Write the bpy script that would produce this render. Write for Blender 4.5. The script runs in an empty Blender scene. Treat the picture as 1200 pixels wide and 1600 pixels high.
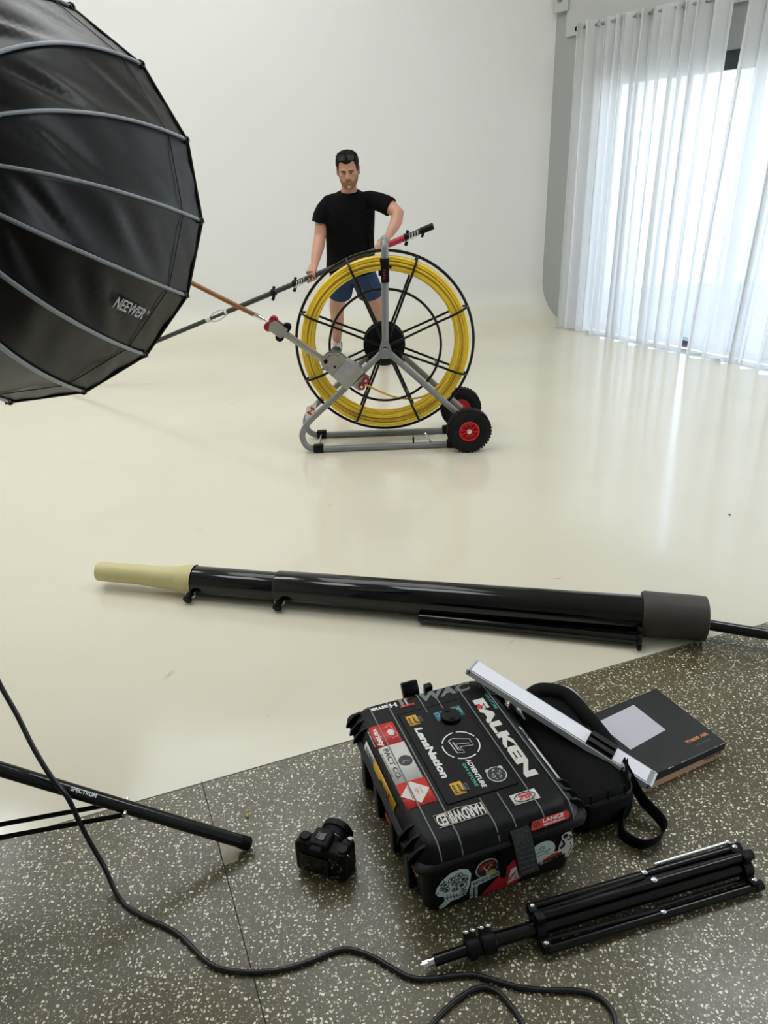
import bpy, bmesh, math, random
from mathutils import Vector, Matrix, Euler
random.seed(7)
PI = math.pi
col = bpy.context.scene.collection
# ---------------------------------------------------------------- helpers
PTS = {
 'dev_plate': [(-0.3305, 4.25, 0.5568), (-0.3154, 4.25, 0.5888), (-0.2903, 4.25, 0.6094), (-0.2598, 4.25, 0.616), (-0.2215, 4.25, 0.6111), (-0.1829, 4.25, 0.5728), (-0.2686, 4.25, 0.4797), (-0.3196, 4.25, 0.5279)],
 'dev_box': [(-0.1829, 4.25, 0.5728), (-0.1138, 4.25, 0.5309), (-0.2108, 4.25, 0.4262), (-0.2706, 4.25, 0.482)],
 'dev_sleeve': [(-0.1138, 4.25, 0.5309), (-0.0827, 4.25, 0.5033), (-0.1864, 4.25, 0.3939), (-0.2221, 4.25, 0.42)],
 'dev_holder': [(-0.0864, 4.27, 0.4739), (-0.0544, 4.27, 0.4548), (-0.1172, 4.27, 0.3787), (-0.1596, 4.27, 0.4119)],
 'dev_rollers': [(-0.0767, 4.25, 0.4433), (-0.1024, 4.25, 0.4085)],
 'dev_knobs': [(-0.3017, 4.25, 0.5687), (-0.2511, 4.25, 0.5362), (-0.2954, 4.25, 0.5336)],
 'arm': [(-0.3168, 4.25, 0.5727), (-0.5373, 4.25, 0.7424)],
 'arm_block': [(-0.6007, 4.25, 0.7986), (-0.5669, 4.25, 0.8115), (-0.5032, 4.25, 0.7591), (-0.5173, 4.25, 0.7236), (-0.5513, 4.25, 0.7104), (-0.6118, 4.25, 0.7597)],
 'arm_rollers': [(-0.5817, 4.25, 0.8085), (-0.614, 4.25, 0.7741), (-0.5097, 4.25, 0.7665), (-0.5545, 4.25, 0.7142)],
 'ferrule': [(-0.6223, 4.25, 0.7994), (-0.6424, 4.25, 0.8144), (-0.6895, 4.25, 0.8445)],
 'guide_pole': [(-0.6824, 4.25, 0.8442), (-1.008, 4.25, 1.0263), (-1.2264, 4.25, 1.152)],
 'tail': [(-0.1949, 4.27, 0.4533), (-0.1209, 4.27, 0.4313), (-0.0694, 4.28, 0.4072), (-0.0103, 4.3, 0.3681), (0.0843, 4.33, 0.3163), (0.181, 4.35, 0.2945), (0.2676, 4.37, 0.3012), (0.355, 4.39, 0.3439), (0.4064, 4.4, 0.3947), (0.442, 4.41, 0.4575)],
 'rod_pole': [(0.4141, 5.45, 1.1838), (0.3268, 5.47, 1.1523), (0.2163, 5.5, 1.1077), (0.1895, 5.51, 1.0951), (0.1178, 5.55, 1.0642), (0.086, 5.58, 1.0453), (-0.4603, 5.68, 0.8459), (-0.5733, 5.7, 0.8109), (-0.7495, 5.73, 0.7392), (-0.775, 5.735, 0.7301), (-0.8005, 5.74, 0.721), (-1.0792, 5.79, 0.6287), (-1.1527, 5.8, 0.601), (-1.7929, 5.9, 0.359), (-2.1695, 5.96, 0.2106), (-2.4558, 6.0, 0.0956)],
 'plate_H': [(-0.4696, 4.4, 0.1541), (-0.4346, 4.4, 0.2472), (-0.3894, 4.4, 0.2739), (-0.4063, 4.4, 0.2052)],
 'post_clamp': [(0.0569, 4.28, 1.1149), (0.0527, 4.28, 0.993)],
 'clamp1': [(-0.3846, 4.28, 0.0183), (-0.3805, 4.54, 0.0176)],
 'clamp2': [(0.4271, 4.28, 0.0101), (0.4155, 4.54, -0.006)],
 'tray': [(0.0352, 4.5, 0.4861)],
 'pegs': [(0.196, 4.28, 0.0362), (0.2782, 4.28, 0.0328)],
 'm_sR': [(-0.3376, 6.0, 1.3796)],
 'm_sL': [(0.005, 5.98, 1.377)],
 'm_slvR': [(-0.3786, 6.0, 1.2033)],
 'm_slvL': [(0.1292, 5.92, 1.2965)],
 'm_elR': [(-0.4036, 5.96, 1.0896)],
 'm_wrR': [(-0.4405, 5.75, 0.9222)],
 'm_haR': [(-0.4549, 5.68, 0.8547)],
 'm_elL': [(0.182, 5.84, 1.2467)],
 'm_wrL': [(0.1081, 5.66, 1.1105)],
 'm_haL': [(0.0865, 5.6, 1.0476)],
 'm_hipR': [(-0.2825, 6.22, 0.7709)],
 'm_hipL': [(-0.0759, 6.2, 0.7759)],
 'm_hemR': [(-0.2965, 6.34, 0.6123)],
 'm_hemL': [(-0.0366, 6.3, 0.6089)],
 'm_kneeR': [(-0.333, 6.42, 0.5064)],
 'm_ankR': [(-0.3723, 6.77, 0.1055)],
 'm_toeR': [(-0.4008, 6.68, 0.0516)],
 'm_kneeL': [(0.0073, 6.34, 0.5074)],
 'm_calfL': [(0.0349, 6.48, 0.3366)],
 'm_ankL': [(0.0548, 6.6, 0.0585)],
 'm_calfR': [(-0.3421, 6.56, 0.3628)],
 'm_t_hem': [(-0.1859, 6.16, 0.8147)],
 'm_t_waist': [(-0.1809, 6.1, 0.9753)],
 'm_t_chest': [(-0.1817, 6.03, 1.1988)],
 'm_t_sh': [(-0.1685, 6.0, 1.3385)],
 'm_neck': [(-0.1691, 5.98, 1.4049)],
 'm_head': [(-0.1646, 5.93, 1.5472)],
 'fingerL': [(0.1215, 5.58, 1.0137)],
 'cable': [(-0.9993, 1.5193, 0.56), (-0.9333, 1.4435, 0.5), (-0.8848, 1.3946, 0.45), (-0.833, 1.3355, 0.4), (-0.7891, 1.2974, 0.345), (-0.7613, 1.2895, 0.29), (-0.7554, 1.2968, 0.21), (-0.7458, 1.301, 0.13), (-0.7201, 1.2888, 0.05), (-0.676, 1.2361, 0.006), (-0.6122, 1.1912, 0.006), (-0.5175, 1.1437, 0.006), (-0.4371, 1.0752, 0.006), (-0.3901, 1.0516, 0.006), (-0.3255, 1.0434, 0.006), (-0.2628, 1.0467, 0.006), (-0.2008, 1.063, 0.006), (-0.1451, 1.0843, 0.006), (-0.1093, 1.0858, 0.006), (-0.0634, 1.0677, 0.006), (-0.027, 1.0446, 0.006), (0.0126, 1.0205, 0.006), (0.0522, 1.0134, 0.006), (0.0981, 1.0172, 0.006), (0.1494, 1.0194, 0.006), (0.1879, 1.0082, 0.006), (0.245, 0.9896, 0.006), (0.3029, 0.9807, 0.006), (0.3669, 0.9769, 0.006), (0.3995, 0.9677, 0.006), (0.419, 0.9513, 0.006), (0.4297, 0.9291, 0.006), (0.4268, 0.9018, 0.006), (0.4024, 0.8494, 0.006), (0.3473, 0.8067, 0.006), (0.2869, 0.8088, 0.006), (0.2534, 0.8546, 0.006), (0.242, 0.9147, 0.006), (0.2234, 0.9508, 0.006), (0.2037, 0.9778, 0.006), (0.1759, 0.9909, 0.006), (0.1453, 0.9853, 0.006), (0.1034, 0.9605, 0.006), (0.0577, 0.9215, 0.006), (0.0092, 0.8633, 0.006), (-0.0424, 0.7879, 0.006)],
 'lightbar': [(0.233, 1.7795, 0.262), (0.6768, 1.4782, 0.085)],
 'lb2': [(0.2746, 1.7821, 0.265), (0.2201, 1.7499, 0.262), (0.6944, 1.4814, 0.09), (0.6558, 1.4612, 0.085)],
 'bag_out': [(0.2788, 1.7342, 0.2), (0.426, 1.7225, 0.2), (0.5151, 1.7037, 0.19), (0.6523, 1.5689, 0.15), (0.6789, 1.4998, 0.1)],
 'bag_base': [(0.4298, 1.329, 0.0), (0.5783, 1.39, 0.0), (0.6338, 1.4595, 0.0)],
 'strap': [(0.6293, 1.4793, 0.1), (0.5765, 1.3744, 0.02), (0.5813, 1.3455, 0.0), (0.6189, 1.3204, 0.0), (0.685, 1.3606, 0.0), (0.687, 1.391, 0.03), (0.6428, 1.4288, 0.06), (0.6022, 1.4469, 0.1)],
 'box': [(0.8426, 1.8785, 0.05), (0.9615, 1.6362, 0.05), (0.6472, 1.4916, 0.05), (0.5219, 1.7703, 0.05)],
 'lab': [(0.7494, 1.8102, 0.05), (0.8073, 1.6954, 0.05), (0.6794, 1.6204, 0.05), (0.6141, 1.7366, 0.05)],
 'stand': [(0.0455, 1.0326, 0.035), (0.0681, 1.0389, 0.035), (0.1386, 1.0606, 0.035), (0.2336, 1.0835, 0.035), (0.2874, 1.1042, 0.035), (0.8432, 1.2402, 0.035)],
 'stand2': [(0.2828, 1.1216, 0.05), (0.8545, 1.2638, 0.05), (0.3016, 1.0767, 0.015), (0.8471, 1.2276, 0.015), (0.6938, 1.2711, 0.05), (0.5869, 1.2107, 0.055), (0.6108, 1.1589, 0.02)],
 'cam': [(-0.2551, 1.3124, 0.0), (-0.236, 1.42, 0.0), (-0.1212, 1.2518, 0.0), (-0.1078, 1.3734, 0.0)],
 'pipe': [(-1.2163, 2.7631, 0.05), (-0.8905, 2.7116, 0.05), (-0.7907, 2.6662, 0.06), (-0.4378, 2.589, 0.06), (0.1359, 2.457, 0.062), (0.9243, 2.2698, 0.075), (1.1357, 2.2173, 0.078), (1.3465, 2.1368, 0.05)],
 'knobs': [(-0.8067, 2.5923, 0.02), (-0.4291, 2.522, 0.02)],
 'pipe2': [(0.1289, 2.4298, 0.03), (0.9108, 2.2345, 0.03)],
 'patch': [(-0.4673, 1.4041, 0.0), (-0.4072, 1.3973, 0.0), (-0.4061, 1.3381, 0.0), (-0.4399, 1.3263, 0.0)],
 'joint2': [(1.1986, 2.3306, 0.0), (1.2992, 2.2605, 0.0)],
 'specks': [(-0.7001, 1.489, 0.0), (-0.4044, 1.4792, 0.0), (0.4486, 2.2399, 0.0), (1.6629, 3.1992, 0.0), (-0.7626, 1.043, 0.0), (-0.7613, 1.018, 0.0)],
}
SHEER=.22; LOGO_U=.48; LOGO_V=.30; LEGT=.36; SKY=1.6; SUN=4.0; FILL_E=60; EXPO=0.0
FILLS=[(-3,1.5),(0.5,1.0),(-3,5),(-.2,5)]
LEGT=.47; LOGO_U=.46; LOGO_V=.20; SHEER=.10; SKYGAP1=12.5; SKYGAPH=3.2
FILLS=[(-3,2.6,1.2,.65),(-.6,2.6,1.2,.55),(-4.4,5.0,1.4,1.1),(2.8,3.4,1.4,1.2),(-1.2,5.3,3.2,1.9)]
SKY=4.2; SUN=12.0; FILL_E=43; EXPO=0.09
SCR = [(-1.198, 5.4365, -1.1314, 5.5281, 0.006), (-1.1369, 5.3634, -1.0603, 5.4515, 0.006), (-0.7916, 2.0898, -0.7644, 2.1528, 0.0016), (-0.7794, 2.0856, -0.7567, 2.1486, 0.0012), (0.4331, 2.2171, 0.4583, 2.2553, 0.002), (-0.9427, 3.2641, -0.863, 3.2573, 0.003), (-0.2851, 3.4644, -0.2679, 3.5181, 0.003), (0.6825, 2.6674, 0.7374, 2.6737, 0.003), (0.2171, 2.2632, 0.2249, 2.2707, 0.003), (0.06, 1.932, 0.0645, 1.9382, 0.002), (-0.406, 1.8871, -0.3949, 1.8804, 0.002)]
def lin(c):
    def f(v):
        v /= 255.0
        return v / 12.92 if v <= 0.04045 else ((v + 0.055) / 1.055) ** 2.4
    return (f(c[0]), f(c[1]), f(c[2]), 1.0)
MATS = {}
def mat(name, c=(128, 128, 128), rough=0.5, metal=0.0, spec=0.5, bump=None, var=None, coat=0.0, sheen=0.0):
    if name in MATS: return MATS[name]
    m = bpy.data.materials.new(name); m.use_nodes = True
    nt = m.node_tree; b = nt.nodes['Principled BSDF']
    b.inputs['Base Color'].default_value = lin(c); b.inputs['Roughness'].default_value = rough
    b.inputs['Metallic'].default_value = metal; b.inputs['Specular IOR Level'].default_value = spec
    if coat: b.inputs['Coat Weight'].default_value = coat; b.inputs['Coat Roughness'].default_value = 0.1
    if sheen: b.inputs['Sheen Weight'].default_value = sheen
    tc = nt.nodes.new('ShaderNodeTexCoord')
    if var:   # (scale, amount)
        n = nt.nodes.new('ShaderNodeTexNoise'); n.inputs['Scale'].default_value = var[0]; n.inputs['Detail'].default_value = 4
        nt.links.new(tc.outputs['Object'], n.inputs['Vector'])
        h = nt.nodes.new('ShaderNodeHueSaturation'); h.inputs['Color'].default_value = lin(c)
        mr = nt.nodes.new('ShaderNodeMapRange'); mr.inputs[3].default_value = 1 - var[1]; mr.inputs[4].default_value = 1 + var[1]
        nt.links.new(n.outputs['Fac'], mr.inputs[0]); nt.links.new(mr.outputs[0], h.inputs['Value'])
        nt.links.new(h.outputs[0], b.inputs['Base Color'])
    if bump:  # (scale, strength)
        n = nt.nodes.new('ShaderNodeTexNoise'); n.inputs['Scale'].default_value = bump[0]; n.inputs['Detail'].default_value = 3
        nt.links.new(tc.outputs['Object'], n.inputs['Vector'])
        bp = nt.nodes.new('ShaderNodeBump'); bp.inputs['Strength'].default_value = bump[1]; bp.inputs['Distance'].default_value = 0.01
        nt.links.new(n.outputs['Fac'], bp.inputs['Height']); nt.links.new(bp.outputs[0], b.inputs['Normal'])
    MATS[name] = m
    return m

def frame_from(d, up=Vector((0, 0, 1))):
    d = d.normalized()
    if abs(d.dot(up)) > 0.98: up = Vector((0, 1, 0))
    x = up.cross(d).normalized(); y = d.cross(x).normalized()
    return x, y
class MB:
    def __init__(s): s.bm = bmesh.new()
    def _xf(s, verts, M): 
        for v in verts: v.co = M @ v.co
    def box(s, c, size, rot=None, bevel=0.0, seg=2, mi=0):
        r = bmesh.ops.create_cube(s.bm, size=1.0); vs = r['verts']
        for v in vs: v.co = Vector((v.co.x * size[0], v.co.y * size[1], v.co.z * size[2]))
        fs = set(f for v in vs for f in v.link_faces)
        if bevel > 0:
            es = list(set(e for v in vs for e in v.link_edges))
            bv = bmesh.ops.bevel(s.bm, geom=es, offset=bevel, segments=seg, profile=0.5, affect='EDGES')
            vs = list(set(bv['verts']) | set(v for v in vs if v.is_valid)); fs = set(f for v in vs for f in v.link_faces)
        M = Matrix.Translation(Vector(c))
        if rot is not None: M = M @ (rot.to_4x4() if isinstance(rot, Matrix) else Euler(rot).to_matrix().to_4x4())
        s._xf(vs, M)
        for f in fs: f.material_index = mi
        return s
    def tube(s, pts, r, n=10, closed=False, cap=True, flat=1.0, up=None, mi=0):
        pts = [Vector(p) for p in pts]; N = len(pts)
        rs = r if isinstance(r, (list, tuple)) else [r] * N
        rings = []; px = None
        for i in range(N):
            if closed: d = pts[(i + 1) % N] - pts[i - 1]
            else: d = pts[min(i + 1, N - 1)] - pts[max(i - 1, 0)]
            if d.length < 1e-9: d = Vector((0, 0, 1))
            d.normalize()
            if px is None: x, y = frame_from(d, Vector(up) if up else Vector((0, 0, 1)))
            else:
                x = px - d * px.dot(d)
                x = x.normalized() if x.length > 1e-6 else frame_from(d)[0]
                y = d.cross(x).normalized()
            px = x
            rr = rs[i]; ra, rb = (rr if isinstance(rr, (tuple, list)) else (rr, rr * flat))
            rings.append([s.bm.verts.new(pts[i] + x * math.cos(a) * ra + y * math.sin(a) * rb) for a in [2 * PI * k / n for k in range(n)]])
        M = N if closed else N - 1
        for i in range(M):
            A = rings[i]; B = rings[(i + 1) % N]
            for k in range(n):
                f = s.bm.faces.new((A[k], A[(k + 1) % n], B[(k + 1) % n], B[k])); f.material_index = mi
        if cap and not closed:
            f = s.bm.faces.new(rings[0][::-1]); f.material_index = mi
            f = s.bm.faces.new(rings[-1]); f.material_index = mi
        return s
    def lathe(s, prof, o, axis, n=24, closed=False, mi=0):
        o = Vector(o); ax = Vector(axis).normalized(); x, y = frame_from(ax)
        rings = []
        for (r, h) in prof:
            rings.append([s.bm.verts.new(o + ax * h + (x * math.cos(a) + y * math.sin(a)) * max(r, 1e-5)) for a in [2 * PI * k / n for k in range(n)]])
        N = len(rings)
        for i in range(N if closed else N - 1):
            A = rings[i]; B = rings[(i + 1) % N]
            for k in range(n):
                f = s.bm.faces.new((A[k], A[(k + 1) % n], B[(k + 1) % n], B[k])); f.material_index = mi
        if not closed:
            s.bm.faces.new(rings[0][::-1]).material_index = mi; s.bm.faces.new(rings[-1]).material_index = mi
        return s
    def prism(s, poly, ext, mi=0):
        """poly: list of 3d points (planar), extruded by vector ext"""
        ext = Vector(ext); A = [s.bm.verts.new(Vector(p)) for p in poly]; B = [s.bm.verts.new(Vector(p) + ext) for p in poly]
        n = len(poly)
        s.bm.faces.new(A[::-1]).material_index = mi; s.bm.faces.new(B).material_index = mi
        for i in range(n): s.bm.faces.new((A[i], A[(i + 1) % n], B[(i + 1) % n], B[i])).material_index = mi
        return s
    def ball(s, c, r, rot=None, seg=16, mi=0):
        rr = r if isinstance(r, (tuple, list)) else (r, r, r)
        q = bmesh.ops.create_uvsphere(s.bm, u_segments=seg, v_segments=max(6, seg // 2), radius=1.0); vs = q['verts']
        M = Matrix.Translation(Vector(c))
        if rot is not None: M = M @ (rot.to_4x4() if isinstance(rot, Matrix) else Euler(rot).to_matrix().to_4x4())
        M = M @ Matrix.Diagonal((rr[0], rr[1], rr[2], 1))
        s._xf(vs, M)
        for f in set(f for v in vs for f in v.link_faces): f.material_index = mi
        return s
    def torus(s, c, axis, R, r, n=48, m=8, mi=0):
        c = Vector(c); x, y = frame_from(Vector(axis))
        s.tube([c + (x * math.cos(2 * PI * k / n) + y * math.sin(2 * PI * k / n)) * R for k in range(n)], r, m, closed=True, mi=mi)
        return s
    def grid(s, f, nu, nv, mi=0, closed_u=False):
        V = [[s.bm.verts.new(Vector(f(i / (nu if closed_u else nu - 1), j / (nv - 1)))) for j in range(nv)] for i in range(nu)]
        for i in range(nu if closed_u else nu - 1):
            for j in range(nv - 1):
                k = (i + 1) % nu
                s.bm.faces.new((V[i][j], V[k][j], V[k][j + 1], V[i][j + 1])).material_index = mi
        return V
    def add_mesh(s, me, M, mi=0):
        b2 = bmesh.new(); b2.from_mesh(me); b2.transform(M)
        mp = {v: s.bm.verts.new(v.co) for v in b2.verts}
        for f in b2.faces:
            try: s.bm.faces.new([mp[v] for v in f.verts]).material_index = mi
            except ValueError: pass
        b2.free(); return s
    def build(s, name, m, parent=None, world=False, sharp=38, smooth=True, solid=0, off=-1.0):
        me = bpy.data.meshes.new(name)
        bmesh.ops.recalc_face_normals(s.bm, faces=s.bm.faces[:])
        s.bm.to_mesh(me); s.bm.free()
        for q in (m if isinstance(m, (list, tuple)) else [m]): me.materials.append(q)
        o = bpy.data.objects.new(name, me); col.objects.link(o)
        if parent:
            if world:
                R = parent
                while R.parent: R = R.parent
                me.transform(wm(R).inverted())
            o.parent = parent
        if smooth:
            for p in me.polygons: p.use_smooth = True
            me.set_sharp_from_angle(angle=math.radians(sharp))
        if solid:
            md = o.modifiers.new('solid', 'SOLIDIFY'); md.thickness = solid; md.offset = off
        return o
def wm(o): return Matrix.LocRotScale(o.location, o.rotation_euler, o.scale)
def tag(o, label, cat, group=None):
    o['label'] = label; o['category'] = cat
    if group: o['group'] = group
    return o
def thing(name, label, cat, loc=(0, 0, 0), rot=(0, 0, 0), group=None):
    o = bpy.data.objects.new(name, None); col.objects.link(o)
    o.empty_display_size = 0.05
    o.location = loc; o.rotation_euler = rot
    return tag(o, label, cat, group)
def struct(o): o['kind'] = 'structure'; return o
TXT = {}
def text_mesh(t, bold=0.0, ext=0.0):
    k = (t, bold, ext)
    if k in TXT: return TXT[k]
    cu = bpy.data.curves.new('lettering', 'FONT'); cu.body = t; cu.size = 1.0; cu.align_x = 'LEFT'
    cu.offset = bold; cu.extrude = ext; cu.resolution_u = 3
    o = bpy.data.objects.new('lettering', cu); col.objects.link(o)
    dg = bpy.context.evaluated_depsgraph_get()
    me = bpy.data.meshes.new_from_object(o.evaluated_get(dg))
    bpy.data.objects.remove(o); bpy.data.curves.remove(cu)
    xs = [v.co.x for v in me.vertices]; ys = [v.co.y for v in me.vertices]
    x0, x1, y0, y1 = min(xs), max(xs), min(ys), max(ys)
    me.transform(Matrix.Translation((-(x0 + x1) / 2, -(y0 + y1) / 2, 0)))
    TXT[k] = (me, x1 - x0, y1 - y0); return TXT[k]
def put_text(mb, t, c, ex, ey, w, h, bold=0.02, shear=0.0, thick=0.0005, mi=0):
    """letters centred at c, reading along ex, tops towards ey, fitted to w x h"""
    me, tw, th = text_mesh(t, bold, 0.5)
    ex = Vector(ex).normalized(); ey = Vector(ey).normalized(); n = ex.cross(ey)
    A = Matrix((( ex.x, ey.x, n.x, c[0]), (ex.y, ey.y, n.y, c[1]), (ex.z, ey.z, n.z, c[2]), (0, 0, 0, 1)))
    S = Matrix(((w / tw, shear * h / th, 0, 0), (0, h / th, 0, 0), (0, 0, thick, 0), (0, 0, 0, 1)))
    mb.add_mesh(me, A @ S, mi)
def arc(c, ex, ey, R, a0, a1, n):
    c = Vector(c); ex = Vector(ex); ey = Vector(ey)
    return [c + ex * R * math.cos(a0 + (a1 - a0) * k / n) + ey * R * math.sin(a0 + (a1 - a0) * k / n) for k in range(n + 1)]
def smooth_path(pts, n=6, closed=False):
    P = [Vector(p) for p in pts]; out = []; N = len(P)
    for i in range(N - 1):
        p0 = P[max(i - 1, 0)]; p1 = P[i]; p2 = P[i + 1]; p3 = P[min(i + 2, N - 1)]
        for k in range(n):
            t = k / n
            out.append(0.5 * ((2 * p1) + (p2 - p0) * t + (2 * p0 - 5 * p1 + 4 * p2 - p3) * t * t + (3 * p1 - p0 - 3 * p2 + p3) * t ** 3))
    out.append(P[-1]); return out
def remesh(mb, name, m, parent, voxel, it=4, world=True, fac=0.5, shrink=0):
    """fuse overlapping volumes into ONE continuous skin"""
    o = mb.build(name, m, parent=None)
    md = o.modifiers.new('r', 'REMESH'); md.mode = 'VOXEL'; md.voxel_size = voxel
    sm = o.modifiers.new('s', 'SMOOTH'); sm.factor = fac; sm.iterations = it
    dg = bpy.context.evaluated_depsgraph_get()
    me = bpy.data.meshes.new_from_object(o.evaluated_get(dg)); me.name = name
    bpy.data.objects.remove(o)
    o = bpy.data.objects.new(name, me); col.objects.link(o)
    me.materials.clear()
    for q in (m if isinstance(m, (list, tuple)) else [m]): me.materials.append(q)
    if parent:
        R = parent
        while R.parent: R = R.parent
        if world: me.transform(wm(R).inverted())
        o.parent = parent
    for p in me.polygons: p.use_smooth = True
    return o

# ---------------------------------------------------------------- materials
M_alu = mat('grey_painted_tube', (134, 135, 135), 0.42, 0.25)
M_alu2 = mat('brushed_aluminium', (176, 172, 165), 0.38, 0.7, var=(14, .12))
M_alu3 = mat('stamped_aluminium', (172, 170, 172), 0.45, 0.6, var=(30, .2))
M_chrome = mat('chrome', (225, 225, 228), 0.15, 1.0)
M_blk = mat('black_steel', (7, 7, 8), 0.35, 0, .3)
M_blkp = mat('black_plastic', (9, 9, 10), .45, 0, .2)
M_rub = mat('black_rubber', (14, 14, 15), 0.75, 0, .3, bump=(80, .2))
M_red = mat('red_plastic', (205, 28, 34), 0.4)
M_dred = mat('dark_red_plastic', (150, 16, 34), 0.4)
M_yel = mat('yellow_fibreglass', (242, 208, 62), 0.38, var=(6, .14))
M_yel2 = mat('amber_fibreglass', (206, 170, 60), 0.4)
M_wht = mat('white_vinyl', (232, 232, 228), 0.45)
M_whtcl = mat('offwhite_vinyl', (214, 212, 204), 0.45, var=(9, .05))
M_redv = mat('red_vinyl', (204, 48, 44), 0.42)
M_blv = mat('black_vinyl', (24, 24, 26), 0.42)
M_yelv = mat('yellow_vinyl', (222, 172, 48), 0.42)
M_teal = mat('teal_vinyl', (60, 165, 150), 0.42)
M_gryv = mat('grey_vinyl', (104, 112, 112), 0.42)
M_bluv = mat('blue_vinyl', (84, 150, 176), 0.42)
M_navy = mat('navy_vinyl', (32, 40, 84), 0.42)
M_orgv = mat('rust_vinyl', (170, 70, 40), 0.42)
M_palev = mat('pale_vinyl', (190, 205, 200), 0.42)

# ---------------------------------------------------------------- camera
cam_d = bpy.data.cameras.new('camera'); cam = bpy.data.objects.new('camera', cam_d); col.objects.link(cam)
cam_d.sensor_fit = 'VERTICAL'; cam_d.sensor_height = 36.0; cam_d.lens = 1160.0 / 1600.0 * 36.0
pitch = math.radians(25.3); roll = math.radians(2.2)
fwd = Vector((0, math.cos(pitch), -math.sin(pitch))); rgt = Vector((1, 0, 0)); upv = rgt.cross(fwd)
Rr = rgt * math.cos(roll) - upv * math.sin(roll); Uu = rgt * math.sin(roll) + upv * math.cos(roll)
cam.matrix_world = Matrix(((Rr.x, Uu.x, -fwd.x, 0), (Rr.y, Uu.y, -fwd.y, 0), (Rr.z, Uu.z, -fwd.z, 1.6), (0, 0, 0, 1)))
cam_d.clip_start = 0.05; cam_d.clip_end = 200
bpy.context.scene.camera = cam

# ---------------------------------------------------------------- setting
def node_mat(name):
    m = bpy.data.materials.new(name); m.use_nodes = True
    nt = m.node_tree; return m, nt, nt.nodes['Principled BSDF'], (lambda t: nt.nodes.new(t)), (lambda a, b: nt.links.new(a, b))
# white painted studio floor: glossy enamel with faint scuffs
m, nt, b, N, L = node_mat('white_floor_paint')
tc = N('ShaderNodeTexCoord'); n1 = N('ShaderNodeTexNoise'); n1.inputs['Scale'].default_value = 1.3; n1.inputs['Detail'].default_value = 6
L(tc.outputs['Object'], n1.inputs['Vector'])
cr = N('ShaderNodeValToRGB'); cr.color_ramp.elements[0].position = .3; cr.color_ramp.elements[1].position = .75
cr.color_ramp.elements[0].color = lin((214, 207, 186)); cr.color_ramp.elements[1].color = lin((219, 213, 195)); L(n1.outputs['Fac'], cr.inputs[0])
v1 = N('ShaderNodeTexVoronoi'); v1.inputs['Scale'].default_value = 5.0; L(tc.outputs['Object'], v1.inputs['Vector'])
lt = N('ShaderNodeMath'); lt.operation = 'LESS_THAN'; lt.inputs[1].default_value = 0.012; L(v1.outputs['Distance'], lt.inputs[0])
mx = N('ShaderNodeMixRGB'); mx.inputs[2].default_value = lin((150, 142, 124)); L(cr.outputs[0], mx.inputs[1])
mm = N('ShaderNodeMath'); mm.operation = 'MULTIPLY'; mm.inputs[1].default_value = .55; L(lt.outputs[0], mm.inputs[0]); L(mm.outputs[0], mx.inputs[0])
L(mx.outputs[0], b.inputs['Base Color'])
n2 = N('ShaderNodeTexNoise'); n2.inputs['Scale'].default_value = 3.5; n2.inputs['Detail'].default_value = 8; L(tc.outputs['Object'], n2.inputs['Vector'])
mr = N('ShaderNodeMapRange'); mr.inputs[3].default_value = .07; mr.inputs[4].default_value = .20; L(n2.outputs['Fac'], mr.inputs[0]); L(mr.outputs[0], b.inputs['Roughness'])
n3 = N('ShaderNodeTexNoise'); n3.inputs['Scale'].default_value = 7; n3.inputs['Detail'].default_value = 2; L(tc.outputs['Object'], n3.inputs['Vector'])
bp = N('ShaderNodeBump'); bp.inputs['Strength'].default_value = .12; bp.inputs['Distance'].default_value = .004; L(n3.outputs['Fac'], bp.inputs['Height']); L(bp.outputs[0], b.inputs['Normal'])
b.inputs['Specular IOR Level'].default_value = .65
M_floor = m
m, nt, b, N, L = node_mat('white_wall_paint')
tc = N('ShaderNodeTexCoord'); n1 = N('ShaderNodeTexNoise'); n1.inputs['Scale'].default_value = .8; n1.inputs['Detail'].default_value = 5; L(tc.outputs['Object'], n1.inputs['Vector'])
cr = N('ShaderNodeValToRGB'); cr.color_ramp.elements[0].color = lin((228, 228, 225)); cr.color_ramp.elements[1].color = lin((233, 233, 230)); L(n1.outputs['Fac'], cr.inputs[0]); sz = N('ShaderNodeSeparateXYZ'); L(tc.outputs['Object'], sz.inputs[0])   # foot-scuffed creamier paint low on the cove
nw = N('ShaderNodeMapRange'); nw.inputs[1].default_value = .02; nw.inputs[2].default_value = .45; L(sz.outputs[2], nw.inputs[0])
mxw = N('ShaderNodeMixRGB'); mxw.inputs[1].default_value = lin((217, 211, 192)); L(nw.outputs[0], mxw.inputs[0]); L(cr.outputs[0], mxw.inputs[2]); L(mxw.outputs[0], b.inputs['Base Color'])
b.inputs['Roughness'].default_value = .4; b.inputs['Specular IOR Level'].default_value = .4
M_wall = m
M_wallg = mat('grey_wall_paint', (164, 167, 165), 0.6, spec=.3)
M_ceil = mat('ceiling_paint', (222, 222, 218), 0.8)
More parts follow.
